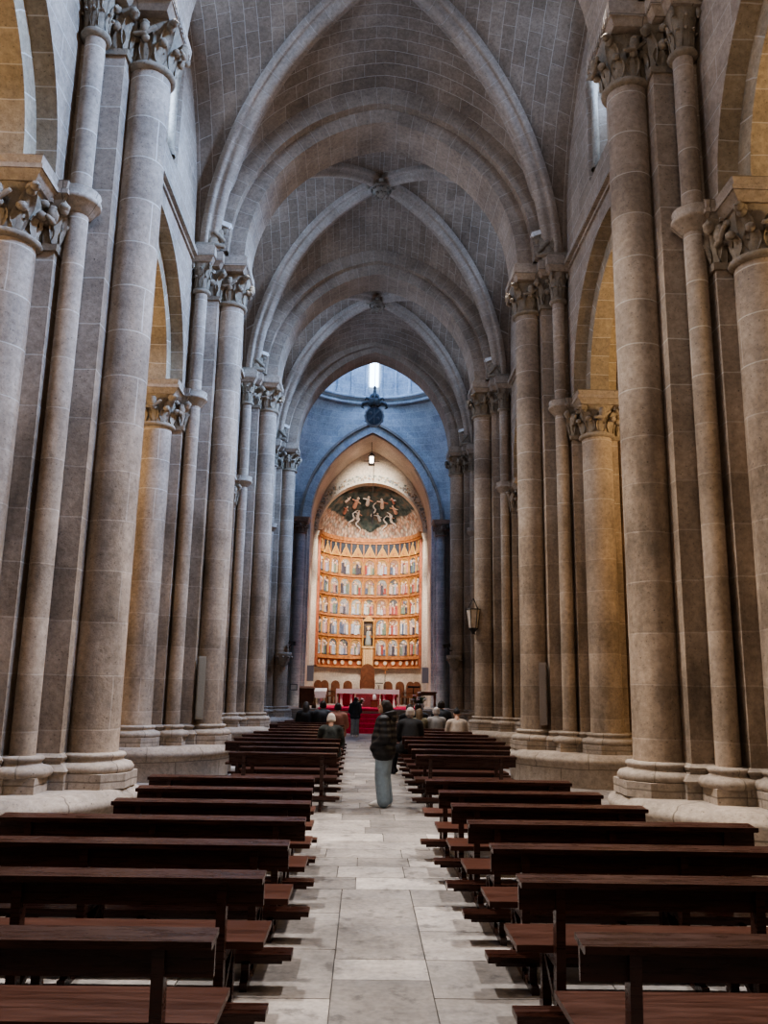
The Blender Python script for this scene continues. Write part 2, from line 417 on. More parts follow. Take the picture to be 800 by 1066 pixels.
# aisles, west wall, transept shell
def shell():
    for sx,nm in ((-1,'left'),(1,'right')):
        mb=MB(); x=sx*9.2
        mb.add([(x,-4.31,0),(x,32.4,0),(x,32.4,13),(x,-4.31,13)],[(0,1,2,3)],[[(0,0),(36.7,0),(36.7,13),(0,13)]])
        mb.add([(sx*WX2,32.6,0),(x,32.6,0),(x,32.6,14),(sx*WX2,32.6,14)],[(0,1,2,3)])
        struct(mb.build('wall_%s_aisle'%nm,M['wall']))
        c=MB(); A=arc(2.1,3.2,0,10)
        c.grid([[(sx*7.1+p[0],y,10.2+p[1]) for p in A] for y in (-4.31,32.6)],[[(k*.4,y) for k in range(len(A))] for y in (-4.31,32.6)])
        struct(c.build('ceiling_%s_aisle'%nm,M['web']))
    mb=MB(); mb.add([(-9.3,-4.31,0),(9.3,-4.31,0),(9.3,-4.31,17),(-9.3,-4.31,17)],[(0,1,2,3)])
    struct(mb.build('wall_west',M['wall']))
    # window high in the right aisle
    g=MB(); g.add([(9.12,28.6,10.6),(9.12,29.7,10.6),(9.12,29.7,13.4),(9.12,28.6,13.4)],[(0,1,2,3)])
    w=struct(g.build('window_9',M['glass']),'tall slim window at the end of the right aisle')
    f=MB(); f.box(9.0,9.14,28.5,28.62,10.5,13.5); f.box(9.0,9.14,29.68,29.8,10.5,13.5); f.box(9.0,9.14,28.5,29.8,10.4,10.6); f.build('window_frame',M['plinth'],w)
    # transept arms
    for sx,nm in ((-1,'left'),(1,'right')):
        mb=MB(); x=sx*12
        mb.add([(x,32.6,0),(x,40.4,0),(x,40.4,14),(x,32.6,14)],[(0,1,2,3)])
        for y in (32.62,40.4): mb.add([(x,y,0),(sx*4.2,y,0),(sx*4.2,y,14),(x,y,14)],[(0,1,2,3)])
        mb.add([(x,32.6,14),(x,40.4,14),(sx*3.9,40.4,14),(sx*3.9,32.6,14)],[(0,1,2,3)])
        struct(mb.build('wall_%s_transept'%nm,M['wall']))
shell()

# ------------------------------------------------------------------ carved capitals
def leaf(mb,c,out,up,w,h,curl,seed):
    """one acanthus leaf: a curled tapered blade with a midrib that stands off the bell"""
    out=Vector(out).normalized(); up=Vector(up); side=out.cross(up).normalized(); P=[]
    for i in range(7):
        t=i/6; ww=w*(.55+.55*sin(pi*min(1,t*1.15)))*(1 if t<.75 else 1-(t-.75)*2.4)
        o=curl*(t**3)*1.25; z=h*(t if t<.8 else .8+.2*sin((t-.8)*5*pi/2)*.3-(t-.8)*.5)
        row=[]
        for j,k in enumerate((-1,-.5,0,.5,1)):
            bump=(.022 if j==2 else (-.012 if j in(1,3) else .012))*(w/.1)
            row.append(Vector(c)+side*k*ww/2+up*z+out*(o+bump))
        P.append(row)
    mb.grid(P,None,True)
    mb.ell(Vector(c)+up*h*.8+out*curl*.95,(w*.36,w*.36,w*.3),n=7,m=5)
def capital(cx,cy,r,z0,z1,ab,a0=0,a1=2*pi,figs=True,seed=0):
    """bell capital on a round shaft: astragal, bell, two tiers of leaves, volutes, figures"""
    rnd=random.Random(seed); mb=MB(); H=z1-z0
    mb.lathe(cx,cy,[(r*.98,z0-.02),(r+.05,z0),(r+.065,z0+.035),(r+.05,z0+.07),(r+.01,z0+.08)],n=20)
    P=[];m=24
    for k in range(8):
        t=k/7; row=[]
        for j in range(m):
            a=2*pi*j/m; sq=1/max(abs(cos(a)),abs(sin(a)))
            rr=(r+.01)*(1-t)+ (ab*.88*(sq if sq<1.35 else 1.35))*t if t>.45 else r+.01+.03*t
            if t>.45:
                q=(t-.45)/.55; rr=(r+.025)*(1-q*q)+ab*.9*min(sq,1.3)*q*q
            nz=noise.noise(Vector((cos(a)*3,sin(a)*3,t*4+seed*5)))*.035
            row.append((cx+(rr+nz)*cos(a),cy+(rr+nz)*sin(a),z0+.07+(H-.07)*t))
        P.append(row)
    mb.grid(P,None,True,closed=True)
    nl=10
    for j in range(nl):
        a=2*pi*(j+.5)/nl; o=(cos(a),sin(a),0)
        leaf(mb,(cx+(r+.01)*o[0],cy+(r+.01)*o[1],z0+.08),o,(0,0,1),r*.62,H*.5,r*.34,j)
    for j in range(8):
        a=2*pi*j/8; o=(cos(a),sin(a),0); diag=j%2
        leaf(mb,(cx+(r+.02)*o[0],cy+(r+.02)*o[1],z0+H*.36),o,(0,0,1),r*.6,H*(.62 if diag else .5),r*(.85 if diag else .5),j)
        if diag:   # corner volute
            p=Vector((cx+ab*1.13*o[0],cy+ab*1.13*o[1],z1-H*.14)); mb.ell(p,(.07*r/.3,.07*r/.3,H*.13),n=8,m=6)
        elif figs: # mask or beast in the middle of each face
            p=Vector((cx+(r+.16*r/.3)*o[0],cy+(r+.16*r/.3)*o[1],z0+H*.66)); q=r/.3
            mb.ell(p,(.075*q,.075*q,.10*q),n=8,m=6)
            s=Vector((-o[1],o[0],0))
            mb.cap(p+Vector((0,0,-.08*q)),p+s*.14*q+Vector((0,0,.02)),.04*q,.03*q,7)
            mb.cap(p+Vector((0,0,-.08*q)),p-s*.14*q+Vector((0,0,-.10*q)),.045*q,.03*q,7)
    return mb
def block_capital(mb,x0,x1,y0,y1,z0,z1,e,seed):
    """carved band around a square pilaster corner: flared and broken up by leaves"""
    mb.frust(x0,x1,y0,y1,z0-.02,z0+.06,.035,.05)
    mb.frust(x0,x1,y0,y1,z0+.06,z0+(z1-z0)*.55,.005,.03); mb.frust(x0,x1,y0,y1,z0+(z1-z0)*.55,z1,.03,e)
    H=z1-z0
    for (ax,ay,ox,oy,L) in ((x0,y0,0,-1,x1-x0),(x0,y1,0,1,x1-x0),(x1,y0,1,0,y1-y0),(x0,y0,-1,0,y1-y0)):
        k=max(2,int(L/.2)); tx,ty=(1,0) if ox==0 else (0,1)
        for i in range(k):
            d=(i+.5)*L/k; p=(ax+tx*d+ox*.02,ay+ty*d+oy*.02,z0+.06)
            leaf(mb,p,(ox,oy,0),(0,0,1),L/k*.95,H*.55,e*.6,i)
            p2=(ax+tx*d+ox*.03,ay+ty*d+oy*.03,z0+H*.4); leaf(mb,p2,(ox,oy,0),(0,0,1),L/k*.8,H*.58,e*1.0,i)
    for x in (x0,x1):
        for y in (y0,y1):
            o=(1 if x==x1 else -1,1 if y==y1 else -1,0)
            leaf(mb,(x,y,z0+.06),o,(0,0,1),.2,H*.9,e*1.5,3); mb.ell((x+o[0]*e*.9,y+o[1]*e*.9,z1-.12),(.07,.07,.09),n=8,m=6)
def base_prof(r,z0=.6):
    return [(r+.17,z0+.16),(r+.195,z0+.19),(r+.2,z0+.225),(r+.17,z0+.265),(r+.09,z0+.285),(r+.07,z0+.31),(r+.085,z0+.325),(r+.105,z0+.35),(r+.085,z0+.375),(r,z0+.385)]

def make_pier(label):
    root=thing('compound_pier',label,'pillar',(0,0,0),0,'clustered stone pillars of the nave')
    r1,r2,rn=.285,.31,.135; zp=.6
    p=MB(); R=1.72
    p.lathe(0,0,[(R,-.02),(R,.40),(R+.03,.43),(R+.05,.47),(R+.03,.52),(R-.03,.55),(R-.05,.585),(R-.12,zp),(0,zp)],n=44); p.build('plinth',M['plinth'],root)
    c=MB()
    c.box(-.97,.97,-.43,.43,zp,ZI); c.box(-.60,.60,-.62,.62,zp,ZI); c.box(-.48,.48,-.86,.86,zp,ZI)
    c.box(.0,.97,-.43,.43,ZI,ZA); c.box(0,.60,-.62,.62,ZI,ZA); c.box(0,.68,-.66,.66,ZA,ZA+3.2)
    c.build('pier_core',M['pier'],root)
    # core base mouldings
    b=MB()
    for (x,y) in ((.97,.43),(.60,.62),(.48,.86)):
        b.frust(-x,x,-y,y,zp,zp+.16,.11,.11); b.frust(-x,x,-y,y,zp+.16,zp+.2,.11,.13); b.frust(-x,x,-y,y,zp+.2,zp+.27,.13,.07)
        b.frust(-x,x,-y,y,zp+.27,zp+.31,.04,.035); b.frust(-x,x,-y,y,zp+.31,zp+.345,.05,.065); b.frust(-x,x,-y,y,zp+.345,zp+.385,.065,.0)
    b.build('core_base',M['plinth'],root)
    def shaft(x,y,r,z1,nm='shaft',blk=None):
        s=MB(); s.lathe(x,y,[(r*1.03,zp+.3),(r,zp+1.5),(r*.97,z1)],n=28); sh=s.build(nm,M['pier'],root)
        q=MB(); q.lathe(x,y,base_prof(r,zp),n=28)
        k=r+.19; ch=k*.45
        if r>.2: # chamfered square block
            pts=[(k,-k+ch),(k,k-ch),(k-ch,k),(-k+ch,k),(-k,k-ch),(-k,-k+ch),(-k+ch,-k),(k-ch,-k)]
        else: k=r+.12; pts=[(k,-k),(k,k),(-k,k),(-k,-k)]
        nn=len(pts); vs=[(x+a,y+bb,zp) for a,bb in pts]+[(x+a,y+bb,zp+.165) for a,bb in pts]
        q.add(vs,[tuple(range(nn,2*nn))]+[(i,(i+1)%nn,nn+(i+1)%nn,nn+i) for i in range(nn)])
        q.build('shaft_base',M['plinth'],sh)
        return sh
    # nave shaft to the vault, arcade shafts, aisle shaft, nook shafts
    s=shaft(1.206,0,r1,10.1); capital(1.206,0,r1,10.05,10.78,.40,seed=1).build('capital',M['carved'],s)
    for sg in (-1,1):
        s=shaft(0,1.0*sg,r2,6.95); capital(0,1.0*sg,r2,6.9,7.56,.42,seed=3+sg).build('capital',M['carved'],s)
        s=shaft(.655,.685*sg,rn,10.1,'nook_shaft'); capital(.655,.685*sg,rn,10.08,10.78,.22,seed=5,figs=False).build('capital',M['carved'],s)
        s=shaft(-.655,.685*sg,rn,7.0,'nook_shaft'); capital(-.655,.685*sg,rn,6.95,7.56,.22,seed=6,figs=False).build('capital',M['carved'],s)
    s=shaft(-1.206,0,r1,6.95); capital(-1.206,0,r1,6.9,7.56,.40,seed=8).build('capital',M['carved'],s)
    k=MB(); block_capital(k,-.48,.48,-.86,.86,6.95,7.56,.12,2); k.build('pilaster_capital',M['carved'],root)
    k=MB(); block_capital(k,.2,.97,-.43,.43,10.1,10.78,.12,2); k.build('pilaster_capital',M['carved'],root)
    # impost moulding round the arcade level, returning round the nook shafts as rings
    im=MB()
    for (x0,x1,y0,y1) in ((-.48,.48,-.86,.86),(-.36,.36,-1.36,1.36),(-.60,.60,-.62,.62),(-1.36,-.6,-.43,.43)):
        im.frust(x0,x1,y0,y1,7.54,7.64,.04,.13); im.frust(x0,x1,y0,y1,7.64,7.70,.15,.15); im.frust(x0,x1,y0,y1,7.70,ZI,.11,.14)
    for sg in (-1,1):
        for xx in (.655,-.655):
            im.lathe(xx,.685*sg,[(rn,7.5),(rn+.05,7.54),(rn+.12,7.64),(rn+.14,7.65),(rn+.14,7.70),(rn+.1,7.71),(rn+.13,7.8),(rn+.12,ZI),(rn,ZI+.01)],n=18)
    im.build('impost',M['plinth'],root)
    ab=MB()
    for (x0,x1,y0,y1) in ((.2,1.50,-.50,.50),(.2,1.0,-.70,.70),(.42,.86,-.92,.92)):
        ab.frust(x0,x1,y0,y1,10.76,10.86,.0,.07); ab.frust(x0,x1,y0,y1,10.86,ZA-.04,.085,.1); ab.frust(x0,x1,y0,y1,ZA-.04,ZA+.02,.06,.06)
    for q in range(12):   # little dentils under the abacus edge
        ab.box(1.5+.06,1.5+.10,-.53+q*.09,-.485+q*.09,10.88,11.0)
    ab.build('abacus',M['plinth'],root)
    for sg in (-1,1):     # crouching figure on the abacus at the foot of each diagonal rib, lamp block on its head
        f=MB(); x,y=.86,.74*sg
        f.box(.5,.9,y-.2,y+.2,ZA-.02,ZA+.1)
        f.cap((x,y,ZA+.14),(x+.1,y,ZA+.42),.17,.13); f.ell((x+.22,y-.02*sg,ZA+.50),(.11,.10,.12))
        f.cap((x+.05,y+.14,ZA+.36),(x+.26,y+.12,ZA+.12),.06,.045); f.cap((x+.05,y-.14,ZA+.36),(x+.24,y-.1,ZA+.2),.06,.045)
        f.cap((x,y+.1,ZA+.1),(x+.24,y+.1,ZA+.06),.08,.05); f.cap((x,y-.1,ZA+.1),(x+.24,y-.1,ZA+.06),.08,.05)
        f.cap((x-.1,y,ZA+.3),(x-.15,y,ZA+.75),.17,.1)
        fo=f.build('carved_figure',M['carved'],root)
        g=MB(); g.bar((x+.13,y,ZA+.66),(x+.36,y,ZA+.57),.2,.1); g.build('pale_block',M['lime'],fo)
    return root
PW=['nearest the camera','second from the camera beside a drum plinth','third along the nave','last before the bright crossing']
pier0=make_pier('clustered stone pillar left of the aisle, '+PW[0])
pier0.location=(-XA,YP(1),0)
for k in range(1,5):
    for sx in (-1,1):
        if k==1 and sx<0: continue
        side='left' if sx<0 else 'right'
        dup(pier0,(sx*XA,YP(k),0),0 if sx<0 else pi,'clustered stone pillar %s of the aisle, %s'%(side,PW[k-1]))

# ------------------------------------------------------------------ transverse arches, vaults with diagonal ribs
TA,TH=3.05,14.6-ZA
for k,w in ((1,'over the nearest pillars'),(2,'over the second pair of pillars'),(3,'over the third pair of pillars'),(4,'framing the bright crossing')):
    y=YP(k); t=thing('transverse_arch','pointed stone arch across the nave, '+w,'arch',(0,y,0),0,'pointed arches across the nave')
    a=MB(); ring(a,TA,TH+(.4 if k==4 else 0),0,.38,-.55,.55,ZA); a.build('inner_order',M['arch'],t)
    a=MB(); ring(a,TA,TH+(.25 if k==4 else 0),.34,.78,-.76,.76,ZA); a.build('outer_order',M['arch'],t)
WA,WHH=3.76,4.22
def vault(y0,y1,name,label,swap):
    mid=(y0+y1)/2; ya,yb=y0+.70,y1-.70; hl=(yb-ya)/2; hd=4.72
    mb=MB(); n=14; m=6
    def zd(t): return ZA+sqrt(max(0,1-(1-t)**2))*hd
    for sy in (-1,1):
        yc=mid+sy*hl
        for sx in (-1,1):
            # transverse cell half
            P=[];U=[]
            for i in range(n+1):
                t=i/n; x=WA*(1-t); zt=ZA+archz(WA,WHH,x); row=[];ur=[]
                for j in range(m+1):
                    s=j/m; y=yc+(mid-yc)*t*s; z=zt*(1-s)+zd(t)*s+.22*sin(pi*s)*t
                    row.append((sx*x,y,z)); l=4.5*acos(1-t) if False else t*5.2
                    ur.append((l,y) if not swap else (y,l))
                P.append(row);U.append(ur)
            mb.grid(P,U)
            P=[];U=[]
            for i in range(n+1):
                t=i/n; y=yc+(mid-yc)*t; zw=ZA+archz(hl,WHH,y-mid)+.02; xd=WA*(1-t); row=[];ur=[]
                for j in range(m+1):
                    s=j/m; x=4.2+(xd-4.2)*s; z=zw*(1-s)+zd(t)*s+.22*sin(pi*s)*t
                    row.append((sx*x,y,z)); ur.append((t*5.2,x))
                P.append(row);U.append(ur)
            mb.grid(P,U)
    c=struct(mb.build(name,M['web']),label)
    prof=[(-.25,.12),(-.25,-.02),(-.23,-.06),(-.19,-.075),(-.155,-.055),(-.14,-.08)]
    prof+=[(-.115*cos(pi*k/8),-.10-.115*sin(pi*k/8)) for k in range(9)]
    prof+=[(-a,b) for a,b in prof[5::-1]]
    for (sx,sy) in ((-1,-1),(1,-1),(-1,1),(1,1)):
        r=MB(); P=[];U=[]; K=26
        A=Vector((sx*WA,mid+sy*hl,0)); B=Vector((0,mid,0)); d=(B-A); side=Vector((-d.y,d.x,0)).normalized(); dn=d.normalized(); l=0; prev=None
        for i in range(K+1):
            th=pi/2*i/K; t=1-cos(th); c0=A+d*t; c0.z=ZA+sin(th)*hd-.04
            out=Vector((-dn.x*cos(th)*1,-dn.y*cos(th),sin(th))); 
            if prev is not None: l+=(c0-prev).length
            prev=c0.copy()
            P.append([c0+side*a+out*b for a,b in prof]); U.append([(q*.05,l) for q in range(len(prof))])
        r.grid(P,U); r.build('diagonal_rib',M['rib'],c)
    bo=MB(); z=ZA+hd-.1
    bo.lathe(0,mid,[(.0,z-.34),(.12,z-.33),(.2,z-.27),(.22,z-.2),(.30,z-.17),(.32,z-.1),(.26,z-.06),(.26,z+.1)],n=20)
    for q in range(8):
        a=2*pi*q/8; leaf(bo,(.26*cos(a),mid+.26*sin(a),z-.22),(cos(a),sin(a),0),(0,0,1),.2,.2,.12,q)
        bo.ell((.17*cos(a),mid+.17*sin(a),z-.33),(.06,.06,.05),n=7,m=5)
    bo.build('keystone',M['carved'],c)
for b in range(-1,4):
    vault(YP(b),YP(b+1),'ceiling_%d'%(b+2),'ribbed stone vault bay',b==2)

# ------------------------------------------------------------------ crossing, lantern dome, chancel and apse
CY=36.4
def holed(mb,y,x1,zlo,zhi,a,h,zs,flip=1,mat=None):
    """wall in the plane y with an arched opening that runs down to zlo"""
    xs=sorted({-x1,x1}|{p[0] for p in arc(a,h,0,16)})
    for p,q in zip(xs,xs[1:]):
        mm=(p+q)/2
        l0,l1=(zs+archz(a,h,p),zs+archz(a,h,q)) if abs(mm)<a else (zlo,zlo)
        mb.add([(p,y,l0),(q,y,l1),(q,y,zhi),(p,y,zhi)],[(0,1,2,3)],[[(p,l0),(q,l1),(q,zhi),(p,zhi)]])
def crossing():
    mb=MB()
    holed(mb,40.25,4.3,0,15.9,3.0,4.6,9.7)
    holed(mb,32.85,4.3,10.5,15.9,3.7,4.6,ZA)
    for sx in (-1,1):
        mb.add([(sx*5.2,32.7,12.5),(sx*5.2,40.3,12.5),(sx*5.2,40.3,15.9),(sx*5.2,32.7,15.9)],[(0,1,2,3)]); mb.add([(sx*5.3,32.7,15.95),(sx*3.5,32.7,15.95),(sx*2.7,CY-2.7,15.95),(sx*3.8,CY,15.95),(sx*5.3,CY,15.95)],[(0,1,2,3,4)]); mb.add([(sx*2.7,CY-2.7,15.95),(0,CY-3.8,15.95),(0,32.7,15.95),(sx*3.5,32.7,15.95)],[(0,1,2,3)])
        for sy in (1,):     # pendentives
            P=[];U=[]
            for i in range(13):
                a=pi/2*i/12; rp=Vector((sx*3.86*cos(a),CY+sy*3.86*sin(a),15.95)); cp=Vector((sx*4.0,CY+sy*3.85,10.4)); row=[];ur=[]
                for j in range(9):
                    s=j/8; q=rp.lerp(cp,s); bul=.5*sin(pi*s)*sin(2*a); q.x+=sx*bul*.4; q.y+=sy*bul*.4
                    row.append(q); ur.append((a*3.8,q.z))
                P.append(row);U.append(ur)
            mb.grid(P,U)
    w=struct(mb.build('wall_crossing',M['dome']),'pale bluish walls and pendentives under the lantern')
    c=MB(); c.lathe(0,CY,[(4.0,15.72),(3.78,15.75),(3.70,15.85),(3.78,15.9),(3.78,15.98),(3.62,16.02),(3.56,16.12),(3.62,16.18),(4.0,16.2)],n=72); c.build('cornice',M['dome'],w)
    d=MB(); d.lathe(0,CY,[(3.9,16.1),(3.9,20.4)],n=64)
    P=[];U=[]
    for i in range(9):
        a=pi/2*i/8; P.append([(3.9*cos(a)*cos(2*pi*j/48),CY+3.9*cos(a)*sin(2*pi*j/48),20.4+3.4*sin(a)) for j in range(48)]); U.append([(j*.5,i*.7) for j in range(49)])
    d.grid(P,U,closed=True)
    struct(d.build('ceiling_lantern',M['dome']),'drum and dome of the lantern tower')
    k=MB()
    for j in range(32):
        a=2*pi*(j+.5)/32; k.lathe(3.82*cos(a),CY+3.82*sin(a),[(.14,16.2),(.14,16.4),(.08,16.5),(.08,19.0),(.14,19.3),(.16,19.4)],n=8)
    k.build('colonnette',M['dome'],w)
    for j in range(8):
        a=pi/2+2*pi*j/8; g=MB(); r=3.80; t=(-sin(a),cos(a)); c0=(r*cos(a),CY+r*sin(a)); hw=.22
        pts=[(-hw,16.75),(hw,16.75),(hw,19.0),(hw*.7,19.25),(0,19.4),(-hw*.7,19.25),(-hw,19.0)]
        g.add([(c0[0]+t[0]*u,c0[1]+t[1]*u,z) for u,z in pts],[tuple(range(7))])
        struct(g.build('window_%d'%(10+j),M['skyglass']),'slim bright window in the lantern drum')
M['skyglass']=plain('lantern_glass',(.9,.95,1),.3,emit=(.55,.75,1.0),es=7,var=.02)
crossing()
def chancel():
    mb=MB()
    # grey archivolt of the chancel arch and its dark hood
    a=MB(); ring(a,3.0,4.6,0,.42,40.1,40.7,9.7); 
    w=struct(a.build('trim_chancel_arch',M['dome']),'grey stone arch of the chancel')
    h=MB(); ring(h,3.0,4.6,.40,.52,39.98,40.3,9.7); h.build('hood_mould',M['carved'],w)
    # barrel vault and side walls
    A=arc(3.02,4.55,0,16); sl=[k*.33 for k in range(len(A))]
    mb.grid([[(p[0],y,9.7+p[1]) for p in A] for y in (40.3,43.4)],[[(y,q) for q in sl] for y in (40.3,43.4)])
    for sx in (-1,1):
        x=sx*3.02; mb.add([(x,40.3,0),(x,43.4,0),(x,43.4,9.7),(x,40.3,9.7)],[(0,1,2,3)])
    holed(mb,43.4,3.05,0.8,14.3,2.80,2.76,9.7)
    soffit(mb,2.80,2.76,43.4,44.0,9.7,0,axis='x')
    for sx in (-1,1): mb.add([(sx*2.80,43.4,.8),(sx*2.80,44,.8),(sx*2.80,44,9.7),(sx*2.80,43.4,9.7)],[(0,1,2,3)])
    s=MB()
    mb.lathe(0,44,[(2.90,.8),(2.90,9.85)],0,pi,n=32)
    c=struct(mb.build('wall_chancel',M['cream']),'cream stone walls and vault of the chancel')
    # pilasters and half shafts at the chancel mouth, with capitals
    for sx in (-1,1):
        t=thing('chancel_pilaster','pale stone pilaster with half column at the %s side of the chancel mouth'%('left' if sx<0 else 'right'),'pillar',(sx*3.42,40.0,0),0,'pilasters at the chancel mouth')
        p=MB(); p.box(-.32,.32,-.3,.4,.0,9.3); p.build('pier_core',M['dome'],t)
        p=MB(); p.lathe(0,-.35,[(.24,.4),(.24,9.0)],n=20); p.build('shaft',M['dome'],t)
        p=MB(); p.lathe(0,-.35,base_prof(.24,.2),n=20); p.box(-.38,.38,-.7,.4,0,.38); p.build('shaft_base',M['plinth'],t)
        capital(0,-.35,.24,8.95,9.5,.34,seed=9).build('capital',M['carved'],t)
        p=MB(); p.frust(-.36,.36,-.7,.4,9.5,9.72,.0,.07); p.build('abacus',M['plinth'],t)
        q=MB(); q.box(sx*2.92-.1,sx*2.92+.1,43.2,43.45,.8,9.35); q.frust(sx*2.92-.1,sx*2.92+.1,43.2,43.45,9.35,9.75,0,.12)
        q.build('pilaster',M['cream'],c)
    # painted white band round the semicircular arch, scroll ornament in muted colours
    b=MB(); ring(b,2.80,2.76,.0,.5,43.3,43.42,9.7); bd=b.build('painted_band',M['band'],c)
    o=MB(); rnd=random.Random(5)
    for k in range(44):
        a=pi*(k+.5)/44; rr=3.05
        for q in range(5):
            aa=a+rnd.uniform(-.025,.025); r2=rr+rnd.uniform(-.14,.14)
            o.ell((r2*cos(aa),43.28,9.7+r2*sin(aa)),(rnd.uniform(.03,.08),.012,rnd.uniform(.03,.07)),n=7,m=5,color=rnd.choice([(.30,.32,.27),(.42,.30,.2),(.25,.27,.28),(.5,.42,.3)]))
    o.build('scroll_ornament',M['paint'],bd)
chancel()

# sanctuary floor and steps
s=MB(); s.box(-12,12,34.8,48,-.1,.82)
struct(s.build('floor_sanctuary',M['plinth']),'raised sanctuary floor')
s=MB()
for k in range(4): s.box(-2.85,2.85,32.75+k*.52,34.9,.0 if k==0 else .165*k-.01,.165*(k+1)-.01)
struct(s.build('steps',M['plinth']),'stone steps up to the sanctuary')
cp=MB(); prev=None; x0,x1=-1.15,.78
prof=[(32.45,.012),(32.735,.012),(32.735,.17)]
for k in range(1,5): prof+=[(32.75+k*.52-.015,.165*k+.005),(32.75+k*.52-.015,.165*(k+1)+.005 if k<4 else .84)]
prof=[(32.4,.012),(32.73,.012)]
for k in range(4): prof+=[(32.735+k*.52,.165*(k+1)+.006),(32.735+(k+1)*.52,.165*(k+1)+.006)]
prof+=[(34.79,.836),(36.0,.836)]
cp.grid([[(x0,y,z),(x1,y,z)] for y,z in prof],None,False)
cp.grid([[(-2.1,y,.836),(2.3,y,.836)] for y in (35.2,41.0)],None,False)
cp.grid([[(-2.0,y,z),(x0,y,z)] for y,z in prof[-4:]],None,False)
tag(cp.build('carpet',M['carpet']),'bright red carpet running up the altar steps','carpet')

# ------------------------------------------------------------------ painted semidome and altarpiece (generic stand-ins)
def fresco():
    m,nt,b=newmat('fresco'); L=nt.links.new
    g=N(nt,'ShaderNodeNewGeometry'); sep=N(nt,'ShaderNodeSeparateXYZ'); L(g.outputs['Position'],sep.inputs[0])
    n1=N(nt,'ShaderNodeTexNoise',Scale=1.4,Detail=5); n2=N(nt,'ShaderNodeTexNoise',Scale=3.2,Detail=5); L(g.outputs['Position'],n1.inputs['Vector']); L(g.outputs['Position'],n2.inputs['Vector'])
    v=N(nt,'ShaderNodeTexVoronoi',Scale=5.5); mp=N(nt,'ShaderNodeMapping'); mp.inputs['Scale'].default_value=(1.5,1.5,.8); L(g.outputs['Position'],mp.inputs['Vector']); L(mp.outputs[0],v.inputs['Vector'])
    sepc=N(nt,'ShaderNodeSeparateColor'); L(v.outputs['Color'],sepc.inputs[0])
    crowd=ramp(nt,sepc.outputs[0],[(0,(.62,.36,.24)),(.35,(.78,.55,.40)),(.6,(.70,.62,.50)),(.8,(.45,.25,.18)),(1,(.72,.66,.58))])
    crowd=mixc(nt,1,crowd,ramp(nt,v.outputs['Distance'],[(.2,1.05),(.7,.5)]),'MULTIPLY')
    sky=ramp(nt,n2.outputs['Fac'],[(.35,(.035,.05,.045)),(.5,(.09,.12,.11)),(.62,(.16,.14,.11)),(.75,(.30,.20,.14))])
    ax=math_(nt,'ABSOLUTE',sep.outputs['X'])
    lim=math_(nt,'ADD',math_(nt,'MULTIPLY',ax,.42),math_(nt,'MULTIPLY',n1.outputs['Fac'],.9))
    lim=math_(nt,'ADD',lim,9.95)
    d=math_(nt,'SUBTRACT',lim,sep.outputs['Z'])
    mr=N(nt,'ShaderNodeMapRange'); L(d,mr.inputs[0]); mr.inputs['From Min'].default_value=-.06; mr.inputs['From Max'].default_value=.08
    c=mixc(nt,mr.outputs[0],sky,crowd); L(c,b.inputs['Base Color']); b.inputs['Roughness'].default_value=.9
    mb=MB(); R=2.88; P=[]
    for i in range(13):
        a=pi/2*i/12; P.append([(R*cos(a)*cos(pi*j/32),44+R*cos(a)*sin(pi*j/32),9.8+R*.97*sin(a)) for j in range(33)])
    mb.grid(P)
    w=mb.build('painted_semidome',m); tag(w,'painted half dome over the altarpiece, dark ground above pale crowds','mural')
    f=MB(); rnd=random.Random(11)
    def at(az,el,r=2.79): return Vector((r*cos(el)*cos(az),44+r*cos(el)*sin(az),9.72+r*sin(el)))
    pal=[(.80,.74,.66),(.72,.40,.28),(.78,.60,.48),(.50,.22,.15),(.70,.68,.66)]
    for (az,el,s,k) in ((118,50,1.2,1),(96,54,1.1,0),(68,50,1.1,2),(52,40,.9,1),(130,38,.8,3),(108,34,.9,0),(80,32,.8,4),(62,30,.8,0),(138,52,.7,2),(44,52,.7,3)):
        az=radians(az);el=radians(el); c0=at(az,el); up=(at(az,el+.1)-c0).normalized(); sd=(at(az+.1,el)-c0).normalized()
        f.cap(c0-up*.25*s+sd*rnd.uniform(-.15,.15),c0+up*.12*s,.11*s,.08*s,8,pal[k]); f.ell(c0+up*.26*s,(.07*s,)*3,color=(.76,.58,.45))
        f.cap(c0+up*.1*s,c0+sd*.26*s+up*.16*s,.045*s,.03*s,6,pal[k]); f.cap(c0+up*.1*s,c0-sd*.24*s-up*.02*s,.045*s,.03*s,6,pal[(k+1)%5])
    for (az,el,s,sg) in ((118,28,1,1),(104,22,1,-1),(74,22,1,1),(58,26,.8,-1),(88,40,.7,1)):   # pale fluttering ribbons
        az=radians(az);el=radians(el); pts=[at(az+sg*.05*sin(q*1.3)-q*.012*sg,el+q*.045-.15) for q in range(9)]
        f.tube(pts,[.015+.04*sin(pi*q/8) for q in range(9)],6,(.84,.80,.74))
    f.build('painted_figure',M['paint'],w)
fresco()
